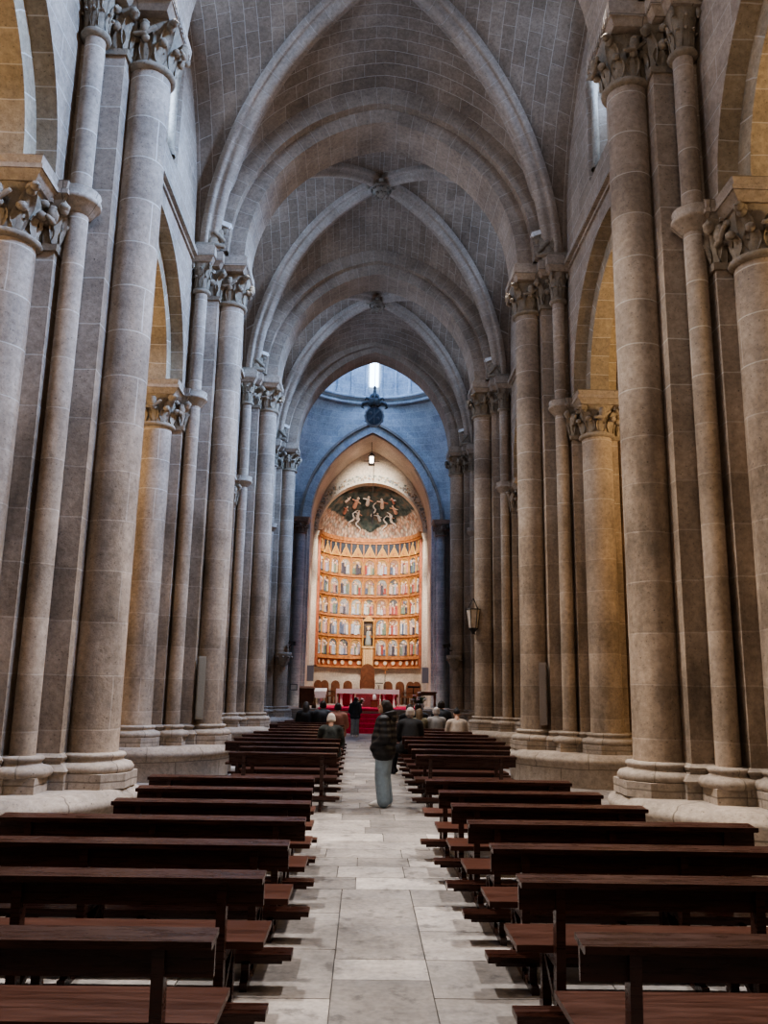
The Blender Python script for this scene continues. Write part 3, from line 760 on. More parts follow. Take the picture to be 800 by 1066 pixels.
def retable():
    t=thing('altarpiece','tall curved gilded altarpiece of small painted panels filling the apse','altarpiece',(0,44,0))
    R=2.82; NC=11; Z0,Z1=2.73,10.0
    def cyl(u,z,d=0):   # u in metres along the arc from the middle
        a=pi/2-u/R; r=R-d; return Vector((r*cos(a),r*sin(a),z))
    def patch(mb,u0,u1,z0,z1,d,color=None,n=1):
        mb.grid([[cyl(u0+(u1-u0)*k/n,z,d) for k in range(n+1)] for z in (z0,z1)],None,False,color)
    def bar(mb,u0,u1,z0,z1,d0,d1,color=None,n=1):
        us=[u0+(u1-u0)*k/n for k in range(n+1)]
        secs=[[cyl(u,z,d) for z,d in ((z0,d0),(z0,d1),(z1,d1),(z1,d0))] for u in us]
        for a,b in zip(secs,secs[1:]):
            mb.add(a+b,[(0,1,5,4),(1,2,6,5),(2,3,7,6),(3,0,4,7)],None,False,color)
        mb.add(secs[0],[(0,1,2,3)],None,False,color); mb.add(secs[-1],[(3,2,1,0)],None,False,color)
    half=R*pi/2*.985
    b=MB(); patch(b,-half,half,Z0,Z1,0,n=44); b.build('backing_board',M['rust'],t)
    b=MB(); bar(b,-half,half,9.78,Z1,0,.22,n=44); bar(b,-half,half,9.68,9.78,0,.12,n=44); b.build('cornice',M['gold'],t)
    b=MB()
    for s in (-1,1): u=s*half; bar(b,min(u,u-s*.28),max(u,u-s*.28),Z0,9.6,0,.14)
    b.build('side_frame',M['rust'],t)
    # predella with round medallions
    b=MB(); bar(b,-half,half,Z0,Z0+.1,0,.2,n=44); bar(b,-half,half,Z0+.48,Z0+.56,0,.16,n=44); b.build('predella_moulding',M['gold'],t)
    for k in range(15):
        u=(k-7)*.5; m=MB(); pts=[]; c=(.72,.60,.50) if k%3 else (.75,.68,.6)
        ringp=[cyl(u+.13*cos(2*pi*q/12),Z0+.29+.13*sin(2*pi*q/12),.06) for q in range(12)]
        m.add(ringp,[tuple(range(12))],None,False,c); m.tube(ringp+[ringp[0],ringp[1]],.022,6,(.5,.26,.1))
        m.build('medallion',M['paint'],t)
    pw=2*(half-.3)/NC; ph=1.12; zb=Z0+.58
    pal=[(.40,.44,.54),(.52,.26,.23),(.62,.56,.50),(.12,.15,.22),(.40,.08,.06),(.46,.36,.2),(.60,.42,.38),(.18,.24,.18),(.58,.60,.64),(.08,.07,.09),(.34,.30,.32)]
    rnd=random.Random(21)
    post=MB()
    for k in range(NC+1): u=-half+.3+k*pw; bar(post,u-.035,u+.035,zb,zb+5*ph+.75,0,.08); 
    post.build('dividing_post',M['gold'],t)
    for rI in range(5):
        s=MB(); z=zb+rI*ph; bar(s,-half+.28,half-.28,z-.04,z+.05,0,.13,n=44); bar(s,-half+.28,half-.28,z+.05,z+.09,0,.07,n=44); s.build('shelf_moulding',M['gold'],t)
        for k in range(NC):
            u=-half+.3+(k+.5)*pw
            if k==5 and rI<2: continue
            p=MB(); w=pw*.5-.05; zt=z+ph*.60
            # arched gilt surround
            A=[(u+q[0],zt+q[1]) for q in arc(w,w*1.05,0,6)]
            hole=[(u+w,z+.10)]+A+[(u-w,z+.10)]
            bg=rnd.choice([(.22,.26,.33),(.34,.19,.12),(.46,.40,.33),(.13,.13,.14),(.40,.24,.1),(.36,.37,.37)])
            p.add([cyl(a,zz,.035) for a,zz in hole],[tuple(range(len(hole)))],None,False,bg)
            top=z+ph-.05
            for (a0,z0_),(a1,z1_) in zip(A,A[1:]):
                p.add([cyl(a0,z0_,.06),cyl(a1,z1_,.06),cyl(a1,top,.06),cyl(a0,top,.06)],[(0,1,2,3)],None,False,(.46,.19,.065))
            p.tube([cyl(a,zz,.07) for a,zz in hole],.024,5,(.62,.34,.1))
            po=p.build('painted_panel',M['paint'],t)
            # a few robed figures
            f=MB()
            nf=rnd.choice([3,3,4,5]); 
            for q in range(nf):
                uu=u+(q-(nf-1)/2)*w*1.5/nf+rnd.uniform(-.02,.02); hh=rnd.uniform(.36,.72); c=rnd.choice(pal); zz=z+.12+(0 if q%2 else .05)
                rw=w*rnd.uniform(.26,.38)
                prof=[(rw*1.05,0),(rw*.8,.35*hh),(rw*.75,.6*hh),(rw*.95,.78*hh),(rw*.4,.86*hh)]
                L_=[cyl(uu-a,zz+h_,.05) for a,h_ in prof]; R_=[cyl(uu+a,zz+h_,.05) for a,h_ in prof]; C_=[cyl(uu,zz+h_,.05+a*.8) for a,h_ in prof]
                f.grid([L_,C_,R_],None,True,c)
                f.ell(cyl(uu,zz+hh*.95,.07),(.058,.058,.07),n=7,m=5,color=(.74,.55,.42))
                if rnd.random()<.6:
                    hp=cyl(uu,zz+hh*.97,.045); ringp=[cyl(uu+.1*cos(2*pi*e/10),zz+hh*.97+.1*sin(2*pi*e/10),.045) for e in range(10)]; f.add(ringp,[tuple(range(10))],None,False,(.72,.45,.12))
            for q in range(6):
                uu=u+rnd.uniform(-w*.7,w*.7); f.ell(cyl(uu,z+ph*rnd.uniform(.5,.72),.04),(rnd.uniform(.04,.1),.02,rnd.uniform(.04,.12)),n=6,m=4,color=rnd.choice(pal))
            f.build('painted_figure',M['paint'],po)
    # pointed gables against dark blue over the top row
    zg=zb+5*ph; bl=MB(); patch(bl,-half+.28,half-.28,zg-.02,9.7,.03,(.05,.065,.09),44); bl.build('dark_blue_field',M['paint'],t)
    for k in range(NC):
        u=-half+.3+(k+.5)*pw; g=MB(); s=1.15 if k==5 else 1
        pts=[(u-pw*.47,zg),(u+pw*.47,zg),(u,zg+.62*s)]
        f=[cyl(a,z,.05) for a,z in pts]+[cyl(a,z,.10) for a,z in pts]
        g.add(f,[(3,4,5),(0,3,5,2),(1,2,5,4)],None,False,(.58,.30,.09))
        g.tube([f[3],f[5],f[4]],.03,5,(.72,.48,.2)); g.ell(cyl(u,zg+.66*s,.08),(.05,.05,.08),n=7,m=5,color=(.7,.42,.14)); g.ell(cyl(u,zg+.17,.10),(.09,.03,.09),n=8,m=5,color=(.45,.2,.08))
        g.build('gable',M['paint'],t)
    # statue niche in the middle of the lower rows
    nb=MB(); bar(nb,-pw*.5,pw*.5,zb+.05,zb+2*ph,.02,.05,(.12,.10,.09)); 
    for s in (-1,1): nb.tube([cyl(s*pw*.44,zb+.6,.2),cyl(s*pw*.44,zb+2*ph-.2,.2)],.04,8,(.6,.34,.1))
    nb.add([cyl(-pw*.5,zb+2*ph-.25,.22),cyl(pw*.5,zb+2*ph-.25,.22),cyl(0,zb+2*ph+.1,.22)],[(0,1,2)],None,False,(.66,.38,.12))
    niche=nb.build('niche',M['paint'],t)
    pd=MB(); bar(pd,-pw*.45,pw*.45,zb-.5,zb+.55,.05,.42,(.66,.42,.2)); bar(pd,-pw*.52,pw*.52,zb+.5,zb+.6,.05,.48,(.72,.5,.25))
    for k in (-.3,-.1,.1,.3): bar(pd,k*pw-.03,k*pw+.03,zb-.4,zb+.45,.42,.47,(.8,.6,.35))
    pd.build('pedestal',M['paint'],niche)
    st=MB(); c0=cyl(0,zb+.6,.3); st.cap(c0+Vector((0,0,.15)),c0+Vector((0,0,.75)),.17,.11,10,(.32,.36,.34)); st.ell(c0+Vector((0,0,.98)),(.08,.08,.1),color=(.75,.6,.48)); st.cap(c0+Vector((.08,-.1,.62)),c0+Vector((.1,-.12,.78)),.06,.05,8,(.7,.5,.3))
    st.lathe(c0.x,c0.y,[(.1,c0.z+1.05),(.12,c0.z+1.12),(.09,c0.z+1.1)],n=10,color=(.7,.45,.15))
    st.build('statue',M['paint'],niche)
retable()
# ------------------------------------------------------------------ pews
def make_pew(L,label,cat='bench'):
    """pew facing the altar (+y); origin on the floor under the middle of its back"""
    t=thing('church_pew',label,cat,(0,0,0),0,'wooden pews in two blocks'); h=L/2
    p=MB(); p.box(-h,h,.10,.50,.405,.437); p.box(-h,h,.085,.10,.40,.437); p.box(-h+.05,h-.05,.46,.48,.34,.405); p.build('seat',M['pewseat'],t)
    b=MB()
    v=[(-h,-.075,.782),(h,-.075,.782),(-h,.085,.80),(h,.085,.80)]
    b.add([(x,y,z-.0) for x,y,z in v]+[(x,y,z-.026) for x,y,z in v],[(0,1,3,2),(4,6,7,5),(0,4,5,1),(2,3,7,6),(0,2,6,4),(1,5,7,3)])
    b.box(-h,h,.0,.026,.635,.785); b.box(-h,h,-.088,-.075,.762,.792)
    b.build('backrest',M['pew'],t)
    k=MB(); k.box(-h-.06,h+.06,-.24,-.09,.165,.2); k.box(-h,h,-.18,-.15,.13,.165); k.build('kneeler',M['pew'],t)
    xs=[-h+.22,h-.22] if L<1.95 else [-h+.22,0,h-.22]
    for x in xs:
        l=MB(); w=.045
        l.bar((x,.055,0),(x,.0,.78),.05,.075,(0,1,0)); l.bar((x,.40,0),(x,.40,.405),.05,.065,(0,1,0))
        l.box(x-w/2,x+w/2,.04,.46,.34,.405); l.box(x-w/2,x+w/2,-.27,.47,0,.05)
        l.box(x-w/2,x+w/2,-.22,.06,.105,.14); l.bar((x,-.19,0.04),(x,-.17,.12),.045,.06,(0,1,0)); l.bar((x,.06,.16),(x,.34,.36),.04,.05,(1,0,0))
        l.build('leg',M['pew'],t)
    return t
NEAR_L=[(-.76,-3.35),(-.69,-3.3),(-.64,-3.2),(-.60,-2.92),(-.62,-2.32),(-.66,-2.34),(-.70,-2.46)]
NEAR_R=[(.73,3.3),(.68,3.25),(.67,3.2),(.64,2.85),(.61,2.29),(.58,2.21),(.52,2.10)]
NY=[3.67,4.77,5.69,6.66,7.58,8.50,9.50]
FAR_L=[-2.14,-2.2,-2.56,-2.57,-2.6,-2.55,-2.3,-2.2,-2.55,-2.5,-2.4]
FAR_R=[2.11,2.19,2.42,2.5,2.49,2.5,2.3,2.2,2.4,2.5,2.4]
FY=[12.85+1.12*k for k in range(11)]
ORD=['nearest the camera','second from the camera','third from the camera','fourth from the camera','fifth from the camera','sixth from the camera','last before the wide gap']
ORDF=['first behind the gap','second behind the gap','third behind the gap','fourth behind the gap','fifth behind the gap','sixth behind the gap','seventh behind the gap','fifth from the altar steps','fourth from the altar steps','third from the altar steps','second from the altar steps']
protos={}
def place_pew(xa,xb,y,label):
    x0,x1=min(xa,xb),max(xa,xb); L=round(x1-x0,1); L=max(1.4,L)
    xm=(xa+(L/2 if xa>0 else -L/2)); 
    if L not in protos:
        protos[L]=make_pew(L,label); o=protos[L]; o.location=(xm,y,0)
    else: o=dup(protos[L],(xm,y,0),0,label)
    return o
for k,y in enumerate(NY):
    place_pew(*NEAR_L[k],y,'dark mahogany pew with kneeler left of the aisle, %s'%ORD[k])
    place_pew(*NEAR_R[k],y,'dark mahogany pew with kneeler right of the aisle, %s'%ORD[k])
for k,y in enumerate(FY):
    place_pew(-.56-.012*k,FAR_L[k],y,'dark pew in the far block left of the aisle, %s'%ORDF[k])
    place_pew(.62,FAR_R[k],y,'dark pew in the far block right of the aisle, %s'%ORDF[k])

# ------------------------------------------------------------------ people
def fabric(name,c,rough=.85,quilt=False,var=.2):
    m,nt,b=newmat(name); L=nt.links.new
    tc=N(nt,'ShaderNodeTexCoord'); n=N(nt,'ShaderNodeTexNoise',Scale=9,Detail=5); L(tc.outputs['Object'],n.inputs['Vector'])
    L(mixc(nt,1,c,ramp(nt,n.outputs['Fac'],[(.3,1-var),(.7,1+var)]),'MULTIPLY'),b.inputs['Base Color']); b.inputs['Roughness'].default_value=rough
    bp=N(nt,'ShaderNodeBump',Strength=.5,Distance=.02)
    if quilt:
        w=N(nt,'ShaderNodeTexWave',Scale=3.2,Distortion=.6); w.bands_direction='Z'; L(tc.outputs['Object'],w.inputs['Vector']); L(w.outputs['Fac'],bp.inputs['Height'])
    else: L(n.outputs['Fac'],bp.inputs['Height'])
    L(bp.outputs[0],b.inputs['Normal']); return m
M['skin']=plain('skin',(.52,.30,.21),.5,var=.06)
F={'blackq':fabric('black_quilted_nylon',(.010,.010,.012),.5,True),'black':fabric('black_wool',(.012,.012,.014)),'navy':fabric('dark_navy_cloth',(.02,.026,.036),.7),
 'jeans':fabric('light_blue_denim',(.27,.35,.42)),'greyjeans':fabric('grey_trousers',(.25,.27,.29)),'dark':fabric('dark_trousers',(.014,.015,.02)),
 'lightgrey':fabric('light_grey_wool',(.24,.23,.22)),'beige':fabric('beige_wool',(.38,.31,.25)),'olive':fabric('olive_patterned_cloth',(.16,.14,.09),.85,False,.6),
 'check':fabric('dark_speckled_tweed',(.04,.045,.04),.9,False,.8),'tan':fabric('dusty_pink_wool',(.30,.14,.10)),'white':fabric('white_leather',(.75,.74,.72),.5,False,.05),
 'hairdark':fabric('dark_hair',(.018,.011,.008),.6),'hairgrey':fabric('grey_hair',(.42,.38,.36),.7),'hairwhite':fabric('white_hair',(.68,.62,.56),.7),'hairblond':fabric('brown_hair',(.12,.075,.04),.7)}
def soft(o,vox,it=6):
    r=o.modifiers.new('Remesh','REMESH'); r.mode='VOXEL'; r.voxel_size=vox; r.use_smooth_shade=True
    s=o.modifiers.new('Smooth','SMOOTH'); s.factor=.5; s.iterations=it
    return o
def hand(mb,w,d,side,n,s=1):
    """palm, four unequal curled fingers and a thumb from the wrist w along d"""
    w=Vector(w);d=Vector(d).normalized();side=Vector(side).normalized();n=Vector(n).normalized()
    mb.cap(w,w+d*.075*s,.026*s,.036*s,8)
    for k,(o,l) in enumerate(((-.03,.062),(-.01,.074),(.01,.070),(.03,.055))):
        a=w+d*.085*s+side*o*s; b=a+(d*.8+n*.35)*l*.55*s; c=b+(d*.4+n*.8)*l*.5*s
        mb.cap(a,b,.0095*s,.009*s,6); mb.cap(b,c,.009*s,.0075*s,6)
    a=w+d*.03*s-side*.03*s; mb.cap(a,a+(d*.6-side*.6)*.05*s,.012*s,.010*s,6); mb.cap(a+(d*.6-side*.6)*.05*s,a+(d*1.1-side*.5)*.075*s,.010*s,.008*s,6)
def head(mb,c,tilt=0):
    """skull, jaw, brow, nose, lips, ears; faces +y"""
    R=Matrix.Rotation(tilt,3,'X'); c=Vector(c); P=lambda x,y,z: c+R@Vector((x,y,z))
    mb.ell(P(0,-.01,.03),(.074,.094,.088),R,14,10); mb.ell(P(0,.025,-.045),(.055,.062,.062),R,12,8)
    mb.cap(P(0,.085,.012),P(0,.108,-.022),.010,.015,7); mb.ell(P(0,.078,.03),(.052,.018,.012),R); mb.ell(P(0,.083,-.058),(.024,.012,.010),R); mb.ell(P(0,.07,-.09),(.024,.02,.018),R)
    for s in (-1,1): mb.ell(P(s*.075,-.01,-.005),(.012,.02,.032),R,8,6)
    mb.cap(P(0,-.03,-.06),P(0,-.045,-.15),.052,.056,10)
def eyes(c,tilt,parent):
    R=Matrix.Rotation(tilt,3,'X'); c=Vector(c); m=MB()
    for s in (-1,1):
        m.ell(c+R@Vector((s*.03,.083,.008)),(.014,.009,.009),R,8,6,(.8,.78,.75)); m.ell(c+R@Vector((s*.03,.091,.008)),(.006,.003,.006),R,8,6,(.03,.02,.015))
    m.build('eyes',M['paint'],parent)
def person(label,loc,rz,pose,coat,legs,hair,hairstyle='short',scale=1,shoes='dark',extra=None,vox=.02,puff=1.0):
    t=thing('person',label,'person',loc,rz); t.scale=(scale,)*3
    b=MB(); c=MB(); g=MB(); h=MB(); sh=MB()
    if pose=='stand':
        hip=.90; J=dict(hip=[(s*.085,0,hip) for s in(-1,1)],knee=[(s*.095,.025,.48) for s in(-1,1)],ank=[(s*.10,-.02,.09) for s in(-1,1)])
        ch=Vector((0,-.01,1.28)); nk=Vector((0,-.015,1.44)); hd=Vector((0,.015,1.585)); pel=Vector((0,0,.96))
        sho=[(s*.175,-.02,1.38) for s in(-1,1)]; elb=[(s*.245,-.07,1.10) for s in(-1,1)]; wr=[(s*.15,.10,.97) for s in(-1,1)]; foot=[(s*.11,.14,.045) for s in(-1,1)]
        hd_dir=((.0,1,-.25))
    else:
        hip=.50; J=dict(hip=[(s*.09,.02,.53) for s in(-1,1)],knee=[(s*.11,.43,.50) for s in(-1,1)],ank=[(s*.11,.42,.09) for s in(-1,1)])
        lean=-.04 if pose=='sit' else .08
        ch=Vector((0,lean,.93)); nk=Vector((0,lean+.02,1.06)); hd=Vector((0,lean+.06,1.20)); pel=Vector((0,0,.55))
        sho=[(s*.18,lean,1.0) for s in(-1,1)]; elb=[(s*.235,lean+.08,.74) for s in(-1,1)]; wr=[(s*.08,lean+.30,.62) for s in(-1,1)]; foot=[(s*.12,.56,.045) for s in(-1,1)]
        if pose=='side':   # legs swung out into the aisle (towards -x)
            J['knee']=[(-.30,.20,.50),(-.26,.38,.50)]; J['ank']=[(-.36,.16,.09),(-.32,.42,.09)]; foot=[(-.50,.20,.045),(-.46,.48,.045)]
    tilt={'stand':.12,'sit':0,'bow':-.3,'side':0}[pose]
    # continuous body
    b.cap(pel,ch,.13,.135,12); b.cap(ch,nk,.12,.06,12); b.cap(sho[0],sho[1],.06,.06,10); head(b,hd,tilt); b.cap(nk+Vector((0,0,-.05)),hd+Vector((0,-.03,-.06)),.056,.054,10)
    for s in (0,1):
        b.cap(J['hip'][s],J['knee'][s],.085,.055,10); b.cap(J['knee'][s],J['ank'][s],.055,.036,10); b.cap(J['ank'][s],foot[s],.04,.035,8)
        b.cap(sho[s],elb[s],.052,.042,10); b.cap(elb[s],wr[s],.042,.028,10)
        hand(b,wr[s],Vector(wr[s])-Vector(elb[s]),(1 if s else -1,0,0),(0,0,-1))
    bo=soft(b.build('body',M['skin'],t),vox*.7,3)
    eyes(hd,tilt,bo)
    # coat
    if pose=='stand':
        q_=puff; c.cap((0,.02,.88),(0,.01,1.08),.165*q_,.18*q_,14); c.cap((0,.01,1.05),(0,-.01,1.32),.18*q_,.15*q_,14); c.cap((-.10,.0,.87),(.10,0,.87),.145*q_,.145*q_,12); c.cap((0,.07,.93),(0,.06,1.05),.14*q_,.14*q_,12)
        c.cap((-.13,-.01,1.34),(.13,-.01,1.34),.10,.10,12); c.cap((0,-.01,1.38),(0,-.01,1.46),.10,.075,12)
        for s in (0,1): c.cap(sho[s],elb[s],.088*q_,.08*q_,12); c.cap(elb[s],Vector(wr[s])*1.25-Vector(elb[s])*.25,.08*q_,.07*q_,12)
    else:
        c.cap((0,0,.58),ch,.175,.165,14); c.cap((-.1,0,.56),(.1,0,.56),.14,.14,12); c.cap(ch,nk,.15,.085,12); c.cap(Vector(sho[0])*.8+Vector(nk)*.2,Vector(sho[1])*.8+Vector(nk)*.2,.09,.09,12)
        for s in (0,1): c.cap(sho[s],elb[s],.085,.075,12); c.cap(elb[s],Vector(wr[s])*.9+Vector(elb[s])*.1,.075,.052,12)
    co=soft(c.build('coat',F[coat],t),vox,7)
    if hairstyle=='hood' or extra=='hood':
        q=MB(); 
        for k in range(12):
            a=2*pi*k/12; p=nk+Vector((.11*cos(a),-.035+.10*sin(a),.035-.035*sin(a))); a2=2*pi*(k+1)/12; p2=nk+Vector((.11*cos(a2),-.035+.10*sin(a2),.035-.035*sin(a2))); q.cap(p,p2,.048,.048,8)
        q.ell(nk+Vector((0,-.12,-.02)),(.12,.07,.10)); soft(q.build('hood',F[coat],co),vox,4)
    # legs
    wide=pose=='stand'
    for s in (0,1):
        g.cap(J['hip'][s],J['knee'][s],.115*puff,(.092*puff*1.05) if wide else .082,12); a=Vector(J['ank'][s]); g.cap(J['knee'][s],a+Vector((0,0,.02)),.092*puff*1.05 if wide else .078,.088*puff*1.08 if wide else .062,12)
    g.cap(J['hip'][0],J['hip'][1],.125,.125,12)
    soft(g.build('trousers',F[legs],t),vox,5)
    for s in (0,1):
        q=MB(); a=Vector(J['ank'][s]); f=Vector(foot[s]); d=(f-a); d.z=0; d.normalize()
        q.cap(a+Vector((0,0,-.035))-d*.05,f+Vector((0,0,.008)),.052,.045,10); q.cap(a-d*.03,a+Vector((0,0,.03))-d*.02,.05,.05,10); q.ell(f+d*.03,(.048,.06,.036))
        so=soft(q.build('shoe',F[shoes],t),.014,3)
    # hair
    Rt=Matrix.Rotation(tilt,3,'X')
    if hairstyle=='beanie':
        h.ell(hd+Vector((0,-.012,.062)),(.086,.104,.082),None,14,10); h.ell(hd+Vector((0,-.02,.15)),(.03,.03,.03)); nm='beanie'
    else:
        h.ell(hd+Rt@Vector((0,-.024,.047)),(.084,.098,.086),Rt,14,10); h.ell(hd+Rt@Vector((0,-.05,-.01)),(.076,.066,.07),Rt,12,8); nm='hair'
        if hairstyle in('long','hood'): h.cap(hd+Vector((0,-.06,0)),nk+Vector((0,-.06,-.02)),.092,.08,12); h.cap(hd+Vector((0,-.075,.03)),hd+Vector((0,-.13,-.05)),.05,.045,10)
        if hairstyle=='bun': h.ell(hd+Vector((0,-.12,.06)),(.04,.04,.04))
        for s in (-1,1): h.cap(hd+Rt@Vector((s*.068,.0,.05)),hd+Rt@Vector((s*.072,-.03,-.03 if hairstyle=='short' else -.08)),.026,.03,8)
    soft(h.build(nm,F[hair],t),vox*.8,4)
    return t
w=person('woman in a black hooded puffer jacket and light blue jeans standing in the aisle',(.16,13.2,0),pi/2-.25,'stand','blackq','jeans','hairdark','hood',.925,'white',vox=.016,puff=1.2)
lg=MB(); 
person('young person in a dark jacket walking up the aisle towards the altar',(-.47,30.6,0),0,'stand','navy','greyjeans','hairdark','short',.80,'white',extra='hood')
def sit(x,k,label,coat,hair,hs='short',pose='sit',sc=1,ex=None,dx=0):
    person(label,(x,FY[k]+.30,.015),0,pose,coat,'dark',hair,hs,sc,'dark',ex,vox=.022)
sit(.80,4,'grey haired man in a black coat sitting with his legs in the aisle','black','hairgrey','short','side',1.02)
sit(1.02,8,'dark haired person in a black coat, left of a pair on the right','black','hairdark','long')
sit(1.32,9,'dark haired person in a navy coat, right of a pair on the right','navy','hairdark')
sit(1.20,7,'brown haired person in an olive patterned coat on the right hand pews','olive','hairblond','long',sc=.94)
sit(1.62,7,'grey haired woman in a light grey coat on the right','lightgrey','hairgrey','short',sc=.97)
sit(1.95,9,'black haired man in a dark navy coat on the right hand pews','navy','hairdark','short',sc=1.06)
sit(2.02,6,'person in a beige coat and black beanie at the right of the seated group','beige','black','beanie','bow',sc=.96)
sit(-1.74,9,'person in a black coat, left one of two sitting close together on the left','black','hairdark','long')
sit(-1.28,9,'person in a black coat, right one of two sitting close together on the left','navy','hairdark','short',sc=1.02)
sit(-.84,8,'dark haired person in a dusty pink coat near the aisle on the left','tan','hairdark','short')
sit(-.80,3,'white haired woman in a dark speckled coat alone on a left hand pew','check','hairwhite','short','bow',sc=.93)

# ------------------------------------------------------------------ sanctuary furniture
ZS=.82
t=thing('altar_table','long white stone altar table on columns in the middle of the sanctuary','altar',(0,39.0,ZS))
p=MB(); p.box(-1.42,1.42,-.45,.45,.70,.80); p.frust(-1.38,1.38,-.42,.42,.64,.70,0,.03); p.build('tabletop',M['marble'],t)
p=MB(); p.box(-1.44,1.44,-.47,-.445,.60,.81); 
for s in (-1,1): p.box(s*1.43-.012,s*1.43+.012,-.46,.46,.05,.81)
p.build('altar_cloth',F['white'],t)
for x in (-1.2,-.75,.75,1.2):
    for y in (-.3,.3):
        p=MB(); p.lathe(x,y,[(.1,0),(.1,.06),(.06,.1),(.055,.52),(.09,.58),(.1,.64)],n=12); p.build('leg',M['marble'],t)
p=MB(); p.box(-.55,.55,.0,.08,.0,.62); p.build('back_panel',M['cream'],t)
p=MB()
for s in (-1,1): p.box(s*.98-.36,s*.98+.36,.1,.14,0,.62)
p.build('red_hanging',M['carpet'],t)
def chair(label,x,y,z,s,arch=True,rz=0,grp='wooden seats behind the altar'):
    t=thing('sanctuary_chair',label,'chair',(x,y,z),rz,grp)
    p=MB(); p.box(-.28*s,.28*s,-.28*s,.25*s,.40*s,.48*s); p.build('seat',M['chairwood'],t)
    b=MB(); out=[(.27*s,.45*s),(.27*s,1.05*s)]+[(q[0]*s,1.05*s+q[1]*s) for q in arc(.27,.27,0,6)][1:-1]+[(-.27*s,1.05*s),(-.27*s,.45*s)]
    f=[(x_,.2*s,z_) for x_,z_ in out]+[(x_,.27*s,z_) for x_,z_ in out]; n_=len(out)
    b.add(f,[tuple(range(n_)),tuple(range(2*n_-1,n_-1,-1))]+[(i,n_+i,n_+(i+1)%n_,(i+1)%n_) for i in range(n_)]); b.build('backrest',M['chairwood'],t)
    for i in (-1,1):
        for j in (-.24,.2):
            l=MB(); l.box(i*.24*s-.03,i*.24*s+.03,j*s-.03,j*s+.03,0,.4*s); l.build('leg',M['chairwood'],t)
        a=MB(); a.box(i*.27*s-.025,i*.27*s+.025,-.26*s,.22*s,.66*s,.71*s); a.box(i*.27*s-.025,i*.27*s+.025,-.25*s,-.2*s,.45*s,.68*s); a.build('armrest',M['chairwood'],t)
    return t
big=chair('tall round topped wooden presiding chair in the middle behind the altar',0,45.6,ZS,1.42)
pl=MB(); pl.box(-1.0,1.0,44.9,46.4,ZS,ZS+.25); struct(pl.build('trim_dais',M['marble']))
big.location.z=ZS+.25
for i,(x,y,w) in enumerate(((-2.45,44.5,'outermost on the left'),(-2.15,45.15,'second from the left'),(-1.62,45.6,'third from the left'),(-1.0,45.95,'innermost on the left'),(1.06,45.95,'innermost on the right'),(1.66,45.6,'third from the right'),(2.17,45.15,'second from the right'),(2.45,44.5,'outermost on the right'))):
    chair('round backed wooden seat in the apse, %s of the big chair'%w,x,y,ZS,.92,rz=-x*.32)
t=thing('ambo','white stone reading stand with a cloth left of the altar','lectern',(-2.09,37.6,ZS))
p=MB(); p.lathe(0,0,[(.22,0),(.22,.06),(.1,.12),(.08,.45),(.13,.55),(.1,.58)],n=14); p.build('pedestal',M['marble'],t)
p=MB(); p.add([(-.27,-.2,.66),(.27,-.2,.66),(-.27,.22,.82),(.27,.22,.82),(-.27,-.2,.55),(.27,-.2,.55),(-.2,.22,.55),(.2,.22,.55)],[(0,1,3,2),(0,4,5,1),(2,3,7,6),(0,2,6,4),(1,5,7,3),(4,6,7,5)]); p.build('bookrest',M['marble'],t)
p=MB(); p.box(-.24,.24,-.225,-.205,.40,.70); p.build('cloth',F['white'],t)
t=thing('music_stand','black slim stand with a sloping top right of the altar','stand',(2.02,37.5,ZS))
p=MB(); p.lathe(0,0,[(.2,0),(.2,.03),(.025,.05),(.02,.9)],n=12); p.build('pole',M['black'],t)
p=MB(); p.box(-.26,.26,-.2,.2,.9,.95); p.bar((-.26,-.2,.95),(.26,-.2,.95),.03,.06); p.build('desk',M['black'],t)
t=thing('book_stand','small dark stand holding an open book beside the presiding chair','stand',(.62,44.6,ZS))
p=MB(); p.lathe(0,0,[(.14,0),(.14,.03),(.02,.05),(.018,1.02)],n=10); p.build('pole',M['iron'],t)
p=MB(); p.bar((-.2,0,1.1),(.2,0,1.1),.3,.04); p.bar((-.12,0,1.05),(0,0,.85),.02,.02); p.build('desk',M['iron'],t)
t=thing('standing_cross','tall thin processional cross standing right of the presiding chair','cross',(.92,44.4,ZS))
p=MB(); p.lathe(0,0,[(.13,0),(.12,.04),(.02,.08),(.016,1.6)],n=10); p.build('pole',M['iron'],t)
p=MB(); p.box(-.025,.025,-.012,.012,1.55,2.0); p.box(-.15,.15,-.012,.012,1.78,1.83); p.build('cross_head',M['gold'],t)
def flowers(label,x,y,z,s,seed):
    t=thing('flower_arrangement',label,'flowers',(x,y,z),0,'flower arrangements by the altar'); rnd=random.Random(seed)
    p=MB(); p.lathe(0,0,[(.1*s,0),(.16*s,.06*s),(.17*s,.2*s),(.12*s,.22*s)],n=12); p.build('vase',M['marble'],t)
    p=MB(); q=MB()
    for k in range(26):
        a=rnd.uniform(0,2*pi); r=rnd.uniform(0,.26)*s; h=rnd.uniform(.3,.62)*s-r*.4
        p.tube([(0,0,.18*s),(r*.5*cos(a),r*.5*sin(a),h*.7),(r*cos(a),r*sin(a),h)],.008*s,5)
        leaf(p,(r*.6*cos(a),r*.6*sin(a),h*.5),(cos(a),sin(a),0),(0,0,1),.09*s,.2*s,.08*s,k)
        if k%2: 
            for e in range(5): q.ell((r*cos(a)+.035*s*cos(e*1.256),r*sin(a)+.035*s*sin(e*1.256),h+.02*s),(.035*s,.035*s,.025*s),n=6,m=4)
    p.build('foliage',plain('leaf_green_%d'%seed,(.05,.10,.03),.6),t); q.build('blossom',F['white'],t)
flowers('white flower arrangement with greenery right of the altar steps',2.2,36.2,ZS,1.2,1)
flowers('small white flower arrangement on the red carpet before the altar',-.35,38.2,ZS,.75,2)
